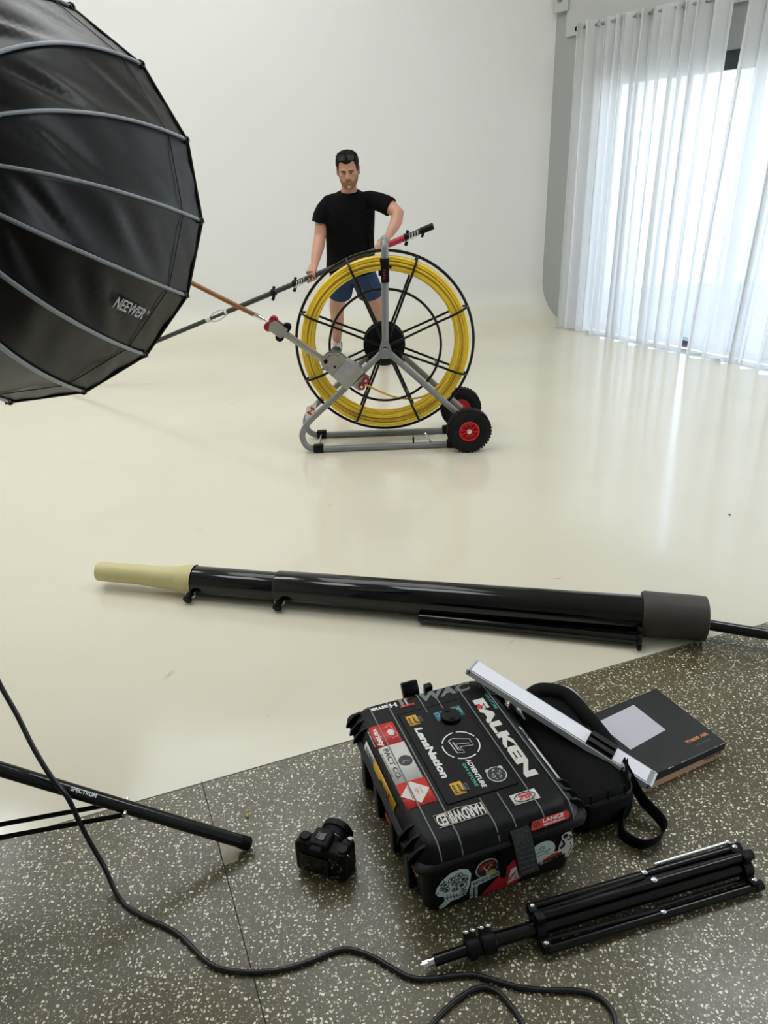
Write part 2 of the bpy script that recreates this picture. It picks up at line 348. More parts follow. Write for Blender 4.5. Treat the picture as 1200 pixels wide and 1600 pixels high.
# speckled terrazzo-look epoxy
m, nt, b, N, L = node_mat('speckled_grey_epoxy')
tc = N('ShaderNodeTexCoord'); n1 = N('ShaderNodeTexNoise'); n1.inputs['Scale'].default_value = 4; n1.inputs['Detail'].default_value = 6; L(tc.outputs['Object'], n1.inputs['Vector'])
cr = N('ShaderNodeValToRGB'); cr.color_ramp.elements[0].position = .3; cr.color_ramp.elements[1].position = .72
cr.color_ramp.elements[0].color = lin((78, 70, 44)); cr.color_ramp.elements[1].color = lin((96, 89, 64)); L(n1.outputs['Fac'], cr.inputs[0])
prev = cr.outputs[0]
for sc, th, co, seed in ((125, .40, (222, 216, 192), 0), (80, .27, (244, 240, 222), 3), (200, .42, (150, 140, 116), 9), (90, .2, (46, 42, 34), 5)):
    mp = N('ShaderNodeMapping'); mp.inputs['Location'].default_value = (seed, seed * 1.7, 0); L(tc.outputs['Object'], mp.inputs[0])
    nz = N('ShaderNodeTexNoise'); nz.inputs['Scale'].default_value = sc * .8; L(mp.outputs[0], nz.inputs['Vector'])
    va = N('ShaderNodeVectorMath'); va.operation = 'MULTIPLY_ADD'; va.inputs[1].default_value = (.012, .012, 0); L(nz.outputs['Color'], va.inputs[0]); L(mp.outputs[0], va.inputs[2])
    vo = N('ShaderNodeTexVoronoi'); vo.inputs['Scale'].default_value = sc; vo.voronoi_dimensions = '2D'; L(va.outputs[0], vo.inputs['Vector'])
    # random size per chip
    sp = N('ShaderNodeSeparateColor'); L(vo.outputs['Color'], sp.inputs[0])
    ml = N('ShaderNodeMath'); ml.operation = 'MULTIPLY'; ml.inputs[1].default_value = th; L(sp.outputs[0], ml.inputs[0])
    gt = N('ShaderNodeMath'); gt.operation = 'LESS_THAN'; L(vo.outputs['Distance'], gt.inputs[0]); L(ml.outputs[0], gt.inputs[1])
    g2 = N('ShaderNodeMath'); g2.operation = 'GREATER_THAN'; g2.inputs[1].default_value = .56; L(sp.outputs[1], g2.inputs[0])
    g3 = N('ShaderNodeMath'); g3.operation = 'MULTIPLY'; L(gt.outputs[0], g3.inputs[0]); L(g2.outputs[0], g3.inputs[1])
    mx = N('ShaderNodeMixRGB'); mx.inputs[2].default_value = lin(co); L(prev, mx.inputs[1]); L(g3.outputs[0], mx.inputs[0]); prev = mx.outputs[0]
L(prev, b.inputs['Base Color'])
n2 = N('ShaderNodeTexNoise'); n2.inputs['Scale'].default_value = 9; n2.inputs['Detail'].default_value = 5; L(tc.outputs['Object'], n2.inputs['Vector'])
mr = N('ShaderNodeMapRange'); mr.inputs[3].default_value = .20; mr.inputs[4].default_value = .42; L(n2.outputs['Fac'], mr.inputs[0]); L(mr.outputs[0], b.inputs['Roughness'])
n3 = N('ShaderNodeTexNoise'); n3.inputs['Scale'].default_value = 90; L(tc.outputs['Object'], n3.inputs['Vector'])
bp = N('ShaderNodeBump'); bp.inputs['Strength'].default_value = .25; bp.inputs['Distance'].default_value = .002; L(n3.outputs['Fac'], bp.inputs['Height']); L(bp.outputs[0], b.inputs['Normal'])
b.inputs['Coat Weight'].default_value = .12; b.inputs['Coat Roughness'].default_value = .12
M_terr = m

ea = math.radians(19.46); ed = Vector((math.cos(ea), math.sin(ea), 0)); en = Vector((-ed.y, ed.x, 0))
E0 = Vector((-.77, 1.528, 0))
def epoint(t, o): return E0 + ed * t + en * o
# near floor (speckled) and far floor (white) meet along the paint line
mb = MB(); mb.bm.faces.new([mb.bm.verts.new(p) for p in (epoint(-7, 0), epoint(-7, -7), epoint(9, -7), epoint(9, 0))])
struct(mb.build('floor', M_terr, smooth=False))
mb = MB(); mb.prism([epoint(-7, .001), epoint(2.2, .001), epoint(2.2, .004), epoint(-7, .004)], (0, 0, .0012))
struct(mb.build('trim_1', mat('paint_edge', (92, 86, 74), .6)))
# joints sawn in the speckled floor
jd = Vector((math.cos(math.radians(111.87)), math.sin(math.radians(111.87)), 0)); J0 = Vector((-.567, 1.642, 0))
mb = MB(); jn = Vector((-jd.y, jd.x, 0))
mb.prism([J0 - jn * .0012 - jd * .03, J0 + jn * .0012 - jd * .03, J0 - jd * 4 + jn * .002, J0 - jd * 4 - jn * .002], (0, 0, .0006))
struct(mb.build('trim_2', mat('joint_filler', (44, 38, 32), .8)))
a, c = [Vector(p) for p in PTS['joint2']]; d = (a - c).normalized(); nn = Vector((-d.y, d.x, 0))
# pale repair patch beside the joint
mb = MB(); mb.prism([Vector(p) for p in PTS['patch']], (0, 0, .0005)); struct(mb.build('trim_3', mat('pale_filler', (172, 163, 142), .7, var=(60, .3))))

Wc = Vector((1.76, 8.08, 0)); ba = math.radians(4); bd = Vector((math.cos(ba), math.sin(ba), 0)); bn = Vector((math.sin(ba), -math.cos(ba), 0))
wd = Vector((.529, -.849, 0)).normalized(); wn = Vector((-.849, -.529, 0)).normalized()   # along right wall / into the room
P0 = Vector((1.866, 7.62, 0))
# white floor polygon + cove + back wall, one flowing surface split into floor and wall
RC = .42
L0 = Wc - bd * 9.0
def bw(s, o): return L0 + bd * s + bn * o
mb = MB()
c_r = bw(9.0, RC)
fl = [epoint(-7, 0.001), epoint(9, 0.001), Wc + wd * 12 , Wc + wd * RC * 1.05, bw(9.0, RC), bw(0, RC)]
# order: near-left, near-right, right wall line, back
tt = ((Wc + wn * 0) - E0)
# intersection of right wall line with the paint line
den = ed.x * wd.y - ed.y * wd.x; rr_ = Wc - E0; t_i = (rr_.x * wd.y - rr_.y * wd.x) / den
X0 = E0 + ed * t_i
mb.bm.faces.new([mb.bm.verts.new(p) for p in (epoint(-7, 0.0), X0, Wc + wd * (RC / wd.dot(bn)), bw(0, RC))])
struct(mb.build('floor', M_floor, smooth=False))
mb = MB()
prof = [(RC - RC * math.sin(a), RC - RC * math.cos(a)) for a in [PI / 2 * k / 14 for k in range(15)]] + [(0, 1.5), (0, 3), (0, 4.5)]
mb.grid(lambda u, v: bw(0, prof[round(v * (len(prof) - 1))][0]).lerp(Wc + wd * (prof[round(v * (len(prof) - 1))][0] / wd.dot(bn)), u) + Vector((0, 0, prof[round(v * (len(prof) - 1))][1])), 12, len(prof))
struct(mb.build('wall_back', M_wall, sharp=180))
# right wall with the window opening (s = distance along the wall from the corner)
WS0, WS1, WH = .62, 6.4, 2.27      # opening
s_c = lambda s, z, o=0: Wc + wd * s + wn * o + Vector((0, 0, z))
mb = MB()
def wbox(mb, s0, s1, z0, z1, o0, o1, mi=0):
    mb.prism([s_c(s0, z0, o0), s_c(s1, z0, o0), s_c(s1, z1, o0), s_c(s0, z1, o0)], wn * (o1 - o0), mi)
wbox(mb, 0, WS0, 0, 4.5, -.2, 0); wbox(mb, WS0, WS1, WH + .0, 4.5, -.2, 0); wbox(mb, WS1, 7.0, 0, 4.5, -.2, 0); wbox(mb, 7.0, SKYGAP1, SKYGAPH, 4.5, -.2, 0); wbox(mb, SKYGAP1, 14, 0, 4.5, -.2, 0)  # tall gap past the window: unseen opening added to let in sky light
struct(mb.build('wall_right', M_wallg, smooth=False))
mb = MB(); mb.box((1, 2.5, 4.56), (16, 14, .1)); struct(mb.build('ceiling', M_ceil, smooth=False))
# left wall is off frame and bounces the daylight back
mb = MB(); mb.box((-5.6, 2.4, 2.25), (.1, 12.8, 4.5)); struct(mb.build('wall_left', M_wall, smooth=False))
mb = MB(); mb.box((1.6, -3.6, 2.25), (15, .1, 4.5)); struct(mb.build('wall_front', mat('grey_wall_paint'), smooth=False))  # unseen wall, added to keep sky light from behind the camera out
# window: dark head rail, mullions and glass
M_frm = mat('dark_window_frame', (52, 54, 56), .4)
m = bpy.data.materials.new('window_glass'); m.use_nodes = True; nt = m.node_tree; nt.nodes.remove(nt.nodes['Principled BSDF'])
tr = nt.nodes.new('ShaderNodeBsdfTransparent'); tr.inputs[0].default_value = (.93, .97, 1, 1); gl = nt.nodes.new('ShaderNodeBsdfGlossy'); gl.inputs['Roughness'].default_value = .03
mxs = nt.nodes.new('ShaderNodeMixShader'); mxs.inputs[0].default_value = .08
nt.links.new(tr.outputs[0], mxs.inputs[1]); nt.links.new(gl.outputs[0], mxs.inputs[2]); nt.links.new(mxs.outputs[0], nt.nodes['Material Output'].inputs[0])
M_glass = m
win = bpy.data.objects.new('window_1', None); col.objects.link(win); win.location = s_c(WS0, 0, -.1); struct(win)
mb = MB(); wbox(mb, WS0, WS1, WH - .13, WH, -.14, -.06); wbox(mb, WS0, WS1, 0.0, .06, -.16, -.04)
wbox(mb, WS0, WS0 + .05, 0, WH, -.14, -.06)
for s in (2.05, 3.5, 4.95, WS1 - .05): wbox(mb, s, s + .05, 0, WH, -.14, -.06)
mb.build('window_frame', M_frm, win, world=True, smooth=False)
mb = MB(); wbox(mb, WS0, WS1, .05, WH - .12, -.105, -.1); mb.build('pane', M_glass, win, world=True, smooth=False)
# surface-mounted duct box high in the corner
mb = MB(); wbox(mb, .16, 7.0, 2.56, 3.6, 0, .035)
struct(mb.build('trim_4', mat('pelmet_paint', (186, 188, 185), .6), smooth=False))
mb = MB(); wbox(mb, .02, .19, 2.76, 3.6, 0, .06); struct(mb.build('trim_5', mat('pelmet_paint'), smooth=False))
mb = MB(); mb.box(s_c(.10, 2.86, .075), (.03, .03, .05), rot=(0, 0, math.atan2(wd.y, wd.x)), bevel=.004)
tag(mb.build('door_hook', mat('grey_metal', (140, 140, 140), .4, .6)), 'small grey metal catch high on the wall near the corner', 'hook')

# ---------------------------------------------------------------- curtains
m = bpy.data.materials.new('sheer_fabric'); m.use_nodes = True; nt = m.node_tree; nt.nodes.remove(nt.nodes['Principled BSDF'])
di = nt.nodes.new('ShaderNodeBsdfDiffuse'); di.inputs[0].default_value = (.85, .86, .87, 1)
tl = nt.nodes.new('ShaderNodeBsdfTranslucent'); tl.inputs[0].default_value = (.90, .895, .88, 1)
tp = nt.nodes.new('ShaderNodeBsdfTransparent')
m1 = nt.nodes.new('ShaderNodeMixShader'); m1.inputs[0].default_value = .55; nt.links.new(di.outputs[0], m1.inputs[1]); nt.links.new(tl.outputs[0], m1.inputs[2])
m2 = nt.nodes.new('ShaderNodeMixShader'); m2.inputs[0].default_value = SHEER; nt.links.new(m1.outputs[0], m2.inputs[1]); nt.links.new(tp.outputs[0], m2.inputs[2])
nt.links.new(m2.outputs[0], nt.nodes['Material Output'].inputs[0])
M_sheer = m
def cpt(s, z, o=0): return P0 + wd * s + wn * o + Vector((0, 0, z))
rod = thing('curtain_rod', 'thin metal curtain rod threaded through the eyelets of the sheer curtains', 'curtain rod', cpt(-.02, 2.58))
mb = MB(); mb.tube([cpt(-.03, 2.585), cpt(5.6, 2.585)], .011, 10); mb.build('pole', mat('dull_chrome', (150, 150, 150), .3, .9), rod, world=True)
mb = MB(); mb.ball(cpt(-.035, 2.585), .02); mb.build('finial', M_blk, rod, world=True)
mb = MB()
for s in (.06, 1.9, 3.7, 5.5):
    mb = MB(); mb.tube([cpt(s, 2.585, -.12), cpt(s, 2.585)], .007, 8); mb.build('bracket', mat('dull_chrome'), rod, world=True)
def curtain(s0, s1, seed, label, o0, lean0=0.0, lean1=0.0):
    rnd = random.Random(seed)
    t = thing('sheer_curtain', label, 'curtain', cpt((s0 + s1) / 2, 0), group='sheer curtains along the window wall')
    ks = [s0]
    while ks[-1] < s1: ks.append(ks[-1] + rnd.choice((.022, .03, .045, .06, .085)) * rnd.uniform(.8, 1.25))
    amp = [rnd.uniform(.025, .06) * (1 if i % 2 else -1) * (.35 if rnd.random() < .25 else 1) for i in range(len(ks))]
    skew = [rnd.uniform(-.4, .4) for _ in ks]
    def off(s, z):
        for i in range(len(ks) - 1):
            if ks[i] <= s <= ks[i + 1]:
                u = (s - ks[i]) / (ks[i + 1] - ks[i]); w = .5 - .5 * math.cos(PI * u)
                return o0 + (amp[i] * (1 - w) + amp[i + 1] * w) * (1.0 - .12 * z / 2.6) + .004 * math.sin(s * 23 + z * 2.1)
        return o0
    def shift(s, z): # folds overlap sideways so cloth doubles up along their edges
        for i in range(len(ks) - 1):
            if ks[i] <= s <= ks[i + 1]:
                u = (s - ks[i]) / (ks[i + 1] - ks[i]); return .016 * math.sin(2 * PI * u + (PI if i % 2 else 0)) * (1 + .3 * math.sin(z + i))
        return 0
    n = int((s1 - s0) / .0065)
    mb = MB()
    def f(u, v):
        s = s0 + (s1 - s0) * u; z = .012 + .010 * math.sin(s * 31 + seed) * (1 - v) + 2.605 * v
        ln_ = (lean0 * (1 - u) + lean1 * u) * (1 - v)
        return cpt(s + shift(s, z) + ln_ + .010 * math.sin(v * 3 + s * 2.3) * (1 - v), z, off(s, 2.6 * v))
    mb.grid(f, n, 14)
    mb.build('fabric', M_sheer, t, world=True, sharp=180)
    mb = MB(); mb.grid(lambda u, v: f(u, .962 + .04 * v) + wn * .003, n, 3)
    mb.build('heading_band', M_sheer, t, world=True, sharp=180)
    last = -9
    for i in range(1, len(ks) - 1, 2):
        if ks[i] - last < .14: continue
        last = ks[i]; mb = MB(); s = ks[i]
        mb.torus(cpt(s, 2.585, .0), wd * .8 + wn * .5, .028, .006, 20, 6)
        mb.build('eyelet_ring', mat('dull_chrome'), t, world=True)
    return t
curtain(0, 1.50, 3, 'white sheer curtain nearest the corner of the back wall', 0.0, 0, -.05)
curtain(1.60, 3.3, 11, 'white sheer curtain at the right edge, beyond the narrow gap', 0.012, -.11, 0)
curtain(3.33, 5.4, 21, 'white sheer curtain hanging nearest the camera beyond the right edge', 0.0)
# outside ground beyond the window
mb = MB(); q = [s_c(-6, -.05, -.25), s_c(12, -.05, -.25), s_c(12, -.05, -30), s_c(-6, -.05, -30)]
mb.bm.faces.new([mb.bm.verts.new(p) for p in q]); o = mb.build('ground', mat('outside_concrete', (190, 188, 182), .8), smooth=False); struct(o)
# ---------------------------------------------------------------- rod reel
RX, RY = .045, 4.41
reel = thing('duct_rod_reel', 'large upright cage reel on a grey tube frame with two black wheels', 'reel', (RX, RY, 0))
NY, FY = 4.28, 4.54
def legpath(y):
    top = Vector((.060, y, 1.15)); hub = Vector((.043, y, .615))
    post = [top, hub]
    left = smooth_path([hub, (-.19, y, .405), (-.40, y, .225), (-.455, y, .165), (-.478, y, .11), (-.462, y, .05), (-.42, y, .024), (-.36, y, .02), (-.2, y, .02)], 6) + [Vector((.43, y, .02))]
    right = [hub, Vector((.515, y, .165))]
    return post, left, right
for y in (NY, FY):
    post, left, right = legpath(y)
    mb = MB(); mb.tube(left, .0185, 12); mb.build('side_rail', M_alu, reel, world=True)
    mb = MB(); mb.tube(right, .0185, 12); mb.build('rear_strut', M_alu, reel, world=True)
mb = MB()
mb.tube([(.043, NY, .605), (.060, NY, 1.165)] + arc((.060, NY + .03, 1.165), (0, -1, 0), (0, 0, 1), .03, 0, PI / 2, 5)[1:] + arc((.060, FY - .03, 1.165), (0, 0, 1), (0, 1, 0), .03, 0, PI / 2, 5) + [(.043, FY, .605)], .0195, 14)
mb.build('handle_post', M_alu, reel, world=True)
mb = MB(); mb.tube([(.060, NY + .035, 1.195), (.060, FY - .035, 1.195)], .0225, 14); mb.torus((.060, NY + .02, 1.19), (0, .6, .8), .021, .004, 20, 6)
mb.build('hand_grip', M_alu, reel, world=True)
mb = MB(); mb.lathe([(.0, -.026), (.012, -.026), (.016, -.022), (.018, -.018), (.018, -.005)], (.043, NY, .61), (0, 1, 0), 16)
mb.prism([(.043 - .02, NY - .02, .67), (.043 + .02, NY - .02, .67), (.043 + .045, NY - .02, .58), (.043 + .02, NY - .02, .565), (.043 - .02, NY - .02, .565), (.043 - .045, NY - .02, .58)], (0, .012, 0))
mb.build('hub_bracket', M_alu, reel, world=True)
mb = MB(); mb.tube([(.043, NY - .02, .62), (.043, FY + .02, .62)], .014, 12); mb.build('axle', M_chrome, reel, world=True)
# cage
cage = MB(); RO = .525; CZ = .62; cx = RX
c = Vector((cx, 4.41, CZ)); cage.torus(c, (0, 1, 0), RO, .0085, 96, 8)
cage.build('outer_ring', M_blk, reel, world=True)
mb = MB(); mb.torus((cx, 4.335, CZ), (0, 1, 0), .325, .0075, 72, 8); mb.build('inner_ring', M_blk, reel, world=True)
for k in range(8):
    a = math.radians(22.5 + 45 * k) 
    e = Vector((math.cos(a), 0, math.sin(a))); yv = Vector((0, 1, 0))
    P = lambda r, y: Vector((cx, 0, CZ)) + e * r + yv * y
    mb = MB()
    fr = smooth_path([P(.02, 4.31), P(.325, 4.335), P(.42, 4.332), P(.475, 4.345), P(.51, 4.375), P(.524, 4.41)], 4)
    bk = smooth_path([P(.02, 4.50), P(.325, 4.485), P(.42, 4.486), P(.475, 4.475), P(.51, 4.445), P(.524, 4.41)], 4)
    mb.tube(fr, .007, 8); mb.tube(bk, .007, 8)
    if k % 1 == 0: mb.tube([P(.325, 4.335), P(.325, 4.485)], .006, 6)
    mb.build('spoke', M_blk, reel, world=True)
mb = MB(); mb.lathe([(0, .0), (.10, 0), (.122, .006), (.124, .016), (.118, .022), (.05, .024), (.05, .085), (.118, .088), (.124, .094), (.124, .106), (.03, .112), (0, .112)], (cx - .005, 4.36, CZ), (0, 1, 0), 40)
mb.build('hub_drum', M_blkp, reel, world=True)
mb = MB(); mb.box((cx, 4.535, .486), (.235, .05, .022), bevel=.006); mb.build('hub_tray', M_dred, reel, world=True)
# wheels
def wheel(yc, name='wheel'):
    s_ = -1 if yc < 4.4 else 1
    w = MB(); o = Vector((.524, yc, .133)); ax = Vector((0, s_, 0))
    w.lathe([(.062, -.026), (.085, -.036), (.112, -.036), (.125, -.027), (.131, -.012), (.131, .012), (.125, .027), (.112, .036), (.085, .036), (.062, .026)], o, ax, 56, closed=True)
    for k in range(40):
        a = 2 * PI * k / 40
        for sd in (-1, 1):
            aa = a + (PI / 40 if sd > 0 else 0)
            e = Vector((math.cos(aa), 0, math.sin(aa)))
            R3 = Matrix((( -e.z, 0, e.x), (0, 1, 0), (e.x, 0, e.z))).to_3x3()
            w.box(o + e * .1285 + Vector((0, sd * .020, 0)), (.0125, .022, .008), rot=Matrix(((e.z, 0, e.x), (0, 1, 0), (-e.x, 0, e.z))), bevel=.0015, seg=1)
    wo = w.build('wheel', M_rub, reel, world=True)
    r = MB()
    r.lathe([(.064, -.022), (.066, .0), (.064, .024), (.058, .030), (.052, .030), (.049, .018), (.049, -.018)], o, ax, 40, closed=True)
    r.lathe([(0, .010), (.05, .010), (.05, -.008), (0, -.008)], o, ax, 40)
    r.lathe([(.0, .026), (.019, .026), (.020, .0)], o, ax, 24)
    for k in range(9):
        a = 2 * PI * k / 9; e = Vector((math.cos(a), 0, math.sin(a)))
        r.box(o + e * .034 + ax * .017, (.034, .016, .004), rot=Matrix(((e.x, 0, -e.z), (0, 1, 0), (e.z, 0, e.x))))
    r.build('rim', M_red, wo, world=True)
    r = MB(); r.lathe([(0, .036), (.007, .036), (.009, .030), (.014, .030), (.014, .024)], o, ax, 14); r.build('axle_nut', M_chrome, wo, world=True)
wheel(4.20); wheel(4.65)
mb = MB(); mb.tube([(.524, 4.2, .133), (.524, 4.65, .133)], .010, 10); mb.build('wheel_axle', M_chrome, reel, world=True)
# clamps, pegs and cross link on the rails
for (x, y) in ((-.385, NY), (-.38, FY), (.43, NY), (.425, FY)):
    mb = MB(); mb.box((x, y, .026), (.062, .046, .048), bevel=.008); mb.build('rail_clamp', M_blkp, reel, world=True)
mb = MB(); mb.tube([(-.382, NY + .02, .035), (-.38, FY - .02, .035)], .006, 8); mb.build('cross_link', M_chrome, reel, world=True)
mb = MB(); mb.tube([(.196, NY, .03), (.196, NY, .075)], .006, 8); mb.build('peg', M_blk, reel, world=True)
mb = MB(); mb.tube([(.285, NY, .03), (.285, NY, .05)], .008, 8)
mb.tube(smooth_path([(.30, NY, .04), (.29, NY - .01, .075), (.268, NY, .095), (.262, NY + .01, .075), (.285, NY, .05), (.305, NY + .01, .038)], 4), .0045, 6)
mb.box((.287, NY, .068), (.012, .016, .045), rot=(0, -.5, 0), bevel=.003)
mb.build('spring_clip', M_chrome, reel, world=True)
# red and white plate on the front bend
mb = MB(); pc = Vector((-.432, 4.41, .215)); ex = Vector((.55, 0, .45)).normalized(); ey = Vector((.30, -.9, -.0)).normalized()
A, B_, C_, D = [pc + Vector(v) for v in ((-.035, 0, -.055), (.035, 0, .0), (.045, 0, .062), (-.02, 0, .035))]
mb.prism([A, B_, C_, D], (0, .004, 0)); pl = mb.build('number_plate', M_wht, reel, world=True)
mb = MB(); put_text(mb, 'H', pc + Vector((.006, -.001, .008)), (.62, 0, .78), (-.78, 0, .62), .05, .028, .05); mb.build('red_mark', M_redv, pl, world=True, smooth=False)
# brake box on the post
mb = MB(); mb.box((.056, NY - .004, 1.052), (.046, .052, .125), bevel=.007); mb.box((.056, NY - .004, 1.105), (.052, .056, .026), bevel=.006); mb.box((.03, NY - .004, 1.04), (.02, .02, .03), bevel=.004); mb.box((.084, NY, 1.07), (.02, .016, .018), bevel=.004)
pb = mb.build('latch_box', M_blkp, reel, world=True)
mb = MB(); 
for k in range(4): mb.box((.050 + .004 * (k % 2), NY - .031, 1.015 + .014 * k), (.014, .002, .008), bevel=.0008, seg=1)
mb.build('raised_mark', mat('maroon_print', (120, 24, 44), .5), pb, world=True, smooth=False)
# rod guide bolted to the front strut
def pz(k, y, mbx, d): mbx.prism([(p[0], y, p[2]) for p in PTS[k]], (0, d, 0))
mb = MB(); pz('dev_plate', 4.235, mb, .008); pz('dev_plate', 4.30, mb, .006)
for k in range(9):
    a = math.radians(60 + 14 * k); p = Vector((-.255, 4.2335, .555)) + Vector((math.cos(a), 0, math.sin(a))) * .052
    mb.lathe([(0, -.001), (.0032, -.001), (.0032, .001), (0, .001)], p, (0, 1, 0), 8, mi=1)
gp = mb.build('guide_plate', [M_alu2, M_blk], reel, world=True)
mb = MB(); pz('dev_box', 4.228, mb, .085); mb.build('guide_housing', M_alu3, reel, world=True)
mb = MB(); pz('dev_sleeve', 4.238, mb, .07); mb.build('guide_clamp', M_alu2, reel, world=True)
mb = MB(); pz('dev_holder', 4.262, mb, .006); pz('dev_holder', 4.30, mb, .006); mb.build('roller_bracket', M_alu2, reel, world=True)
for p in PTS['dev_rollers']:
    mb = MB(); o = Vector((p[0], 4.248, p[2])); mb.lathe([(0, 0), (.021, 0), (.021, .008), (.013, .016), (.013, .030), (.021, .038), (.021, .046), (0, .046)], o, (0, 1, 0), 24)
    r = mb.build('guide_roller', M_dred, reel, world=True)
    mb = MB(); mb.lathe([(0, -.006), (.008, -.006), (.010, 0)], o, (0, 1, 0), 14); mb.build('bolt', M_chrome, r, world=True)
for i, p in enumerate(PTS['dev_knobs']):
    mb = MB(); o = Vector((p[0], 4.222, p[2])); mb.lathe([(0, 0), (.010 if i == 0 else .006, 0), (.012 if i == 0 else .007, .006), (.012 if i == 0 else .007, .014)], o, (0, 1, 0), 14)
    mb.build('guide_knob', M_blkp if i < 2 else M_chrome, reel, world=True)
a0, a1 = [Vector(p) for p in PTS['arm']]
d = (a1 - a0).normalized()
mb = MB(); ang = math.atan2(d.z, d.x)
mb.box((a0 + a1) / 2 + Vector((0, .012, 0)), ((a1 - a0).length + .09, .032, .034), rot=(0, -ang, 0), bevel=.004); mb.box((a0 * .62 + a1 * .38) + Vector((-.008, .012, -.03)), (.008, .03, .03), rot=(0, -ang, 0))
mb.build('guide_arm', M_alu2, reel, world=True)
mb = MB(); pz('arm_block', 4.235, mb, .006); pz('arm_block', 4.285, mb, .006); mb.build('head_bracket', M_alu2, reel, world=True)
for i, p in enumerate(PTS['arm_rollers']):
    mb = MB(); o = Vector((p[0], 4.243, p[2])); mb.lathe([(0, 0), (.024, 0), (.024, .008), (.014, .018), (.014, .024), (.024, .034), (.024, .041), (0, .041)], o, (0, 1, 0), 24)
    mb.build('head_roller', M_dred if i < 2 else M_blkp, reel, world=True)
# ---- coiled rod lying in the cage
rodc = thing('coiled_duct_rod', 'long yellow fibreglass rod coiled inside the black cage reel', 'rod', (cx, 4.41, .13))
mb = MB(); rnd = random.Random(5)
lay = 0
for iy in range(8):
    for ir in range(6):
        r = .490 - ir * .0118 - (.0058 if iy % 2 else 0); y = 4.41 + (iy - 3.5) * .0135
        ra = rnd.uniform(-.0015, .0015); ph = rnd.uniform(0, 6.28)
        n = 72
        mb.tube([Vector((cx, y + .003 * math.sin(2 * PI * k / n + ph), CZ)) + Vector((math.cos(2 * PI * k / n), 0, math.sin(2 * PI * k / n))) * (r + ra + .0022 * math.sin(2 * (2 * PI * k / n) + ph)) for k in range(n)], .0068, 6, closed=True, mi=(1 if rnd.random() < .14 else 0))
mb.build('coils', [M_yel, mat('dark_yellow_fibreglass', (186, 148, 46), .45)], rodc, world=True)
mb = MB(); mb.tube(smooth_path(PTS['tail'], 6), .0062, 8); mb.build('loose_tail', M_yel2, rodc, world=True)
mb = MB(); g_ = [Vector(p) for p in PTS['guide_pole']]; f_ = [Vector(p) for p in PTS['ferrule']]
gpole = thing('brown_duct_rod', 'copper brown rod with a steel ferrule running from behind the softbox to the reel guide', 'rod', g_[0])
dd = (g_[2] - g_[0]).normalized()
mb.tube([g_[0], g_[0] + dd * .95], .0135, 12)
mb.build('shaft', mat('copper_brown', (142, 98, 58), .4, .35, var=(9, .25)), gpole, world=True)
mb = MB(); mb.tube([g_[0] + dd * .004, g_[0] - dd * .03, g_[0] - dd * .055, g_[0] - dd * .075], [.0155, .015, .010, .006], 12); mb.tube([g_[0] - dd * .07, g_[0] - dd * .13], .0035, 8)
mb.build('ferrule', M_chrome, gpole, world=True)

# ---------------------------------------------------------------- long black pole in his hands
RP = [Vector(p) for p in PTS['rod_pole']]
pa, pb_ = RP[0], RP[-1]; pa_ = RP[0]
pole = thing('telescopic_pole', 'long thin black pole with clips and a red sleeve held by the man', 'pole', pb_)
dd = (RP[13] - RP[0]).normalized()
def onp(t): return RP[0] + dd * t
tt_ = lambda i: (RP[i] - RP[0]).dot(dd)
PU = Vector((0, 0, 1)); px_, py_ = frame_from(dd)
Ltot = (RP[0].z - .03) / -dd.z if dd.z < 0 else 3
mb = MB(); mb.tube([onp(0), onp(tt_(1))], .023, 14); mb.box(onp(tt_(1) * .85) + Vector((0, -.01, -.03)), (.016, .02, .03), rot=(0, .4, 0)); mb.build('end_cap', M_blkp, pole, world=True)
mb = MB(); mb.tube([onp(.02), onp(tt_(2))], .020, 14); mb.tube([onp(tt_(3)), onp(tt_(12) + .0)], .019, 14); mb.tube([onp(tt_(12) + .12), onp(tt_(12) + .13), onp(Ltot)], .017, 14)
mb.tube([onp(tt_(12)-.01), onp(tt_(12) + .12)], .012, 12)
mb.build('shaft', mat('charcoal_pole', (44, 44, 42), .4, .1), pole, world=True)
mb = MB(); mb.tube([onp(tt_(3) - .045), onp(tt_(4) - .0)], .0215, 14)
for k in range(6): mb.torus(onp(tt_(3) - .035 + .02 * k), dd, .0215, .003, 16, 6)
mb.build('red_sleeve', mat('crimson_plastic', (168, 24, 56), .4), pole, world=True)
for t in (tt_(2) - .02, tt_(7) + .005, tt_(8) - .005, ):
    mb = MB(); mb.tube([onp(t - .014), onp(t + .014)], .027, 14); mb.box(onp(t) + Vector((-.005, -.012, -.04)), (.022, .024, .035), rot=(0, .35, 0), bevel=.004); mb.box(onp(t) + Vector((.005, 0, .034)), (.02, .02, .02), rot=(0, .35, 0), bevel=.003)
    mb.build('clip', M_blkp, pole, world=True)
for t in (tt_(2) - .10, tt_(7) - .07):
    mb = MB()
    for k in range(4):
        mb.tube(smooth_path([onp(t + .02 * k) + Vector((0, -.018, .012)), onp(t + .02 * k) + Vector((0, -.03, -.012)), onp(t + .02 * k + .018) + Vector((0, -.026, -.028)), onp(t + .02 * k + .02) + Vector((0, -.018, -.006))], 3), .0035, 6)
    mb.build('spring_latch', M_chrome, pole, world=True)
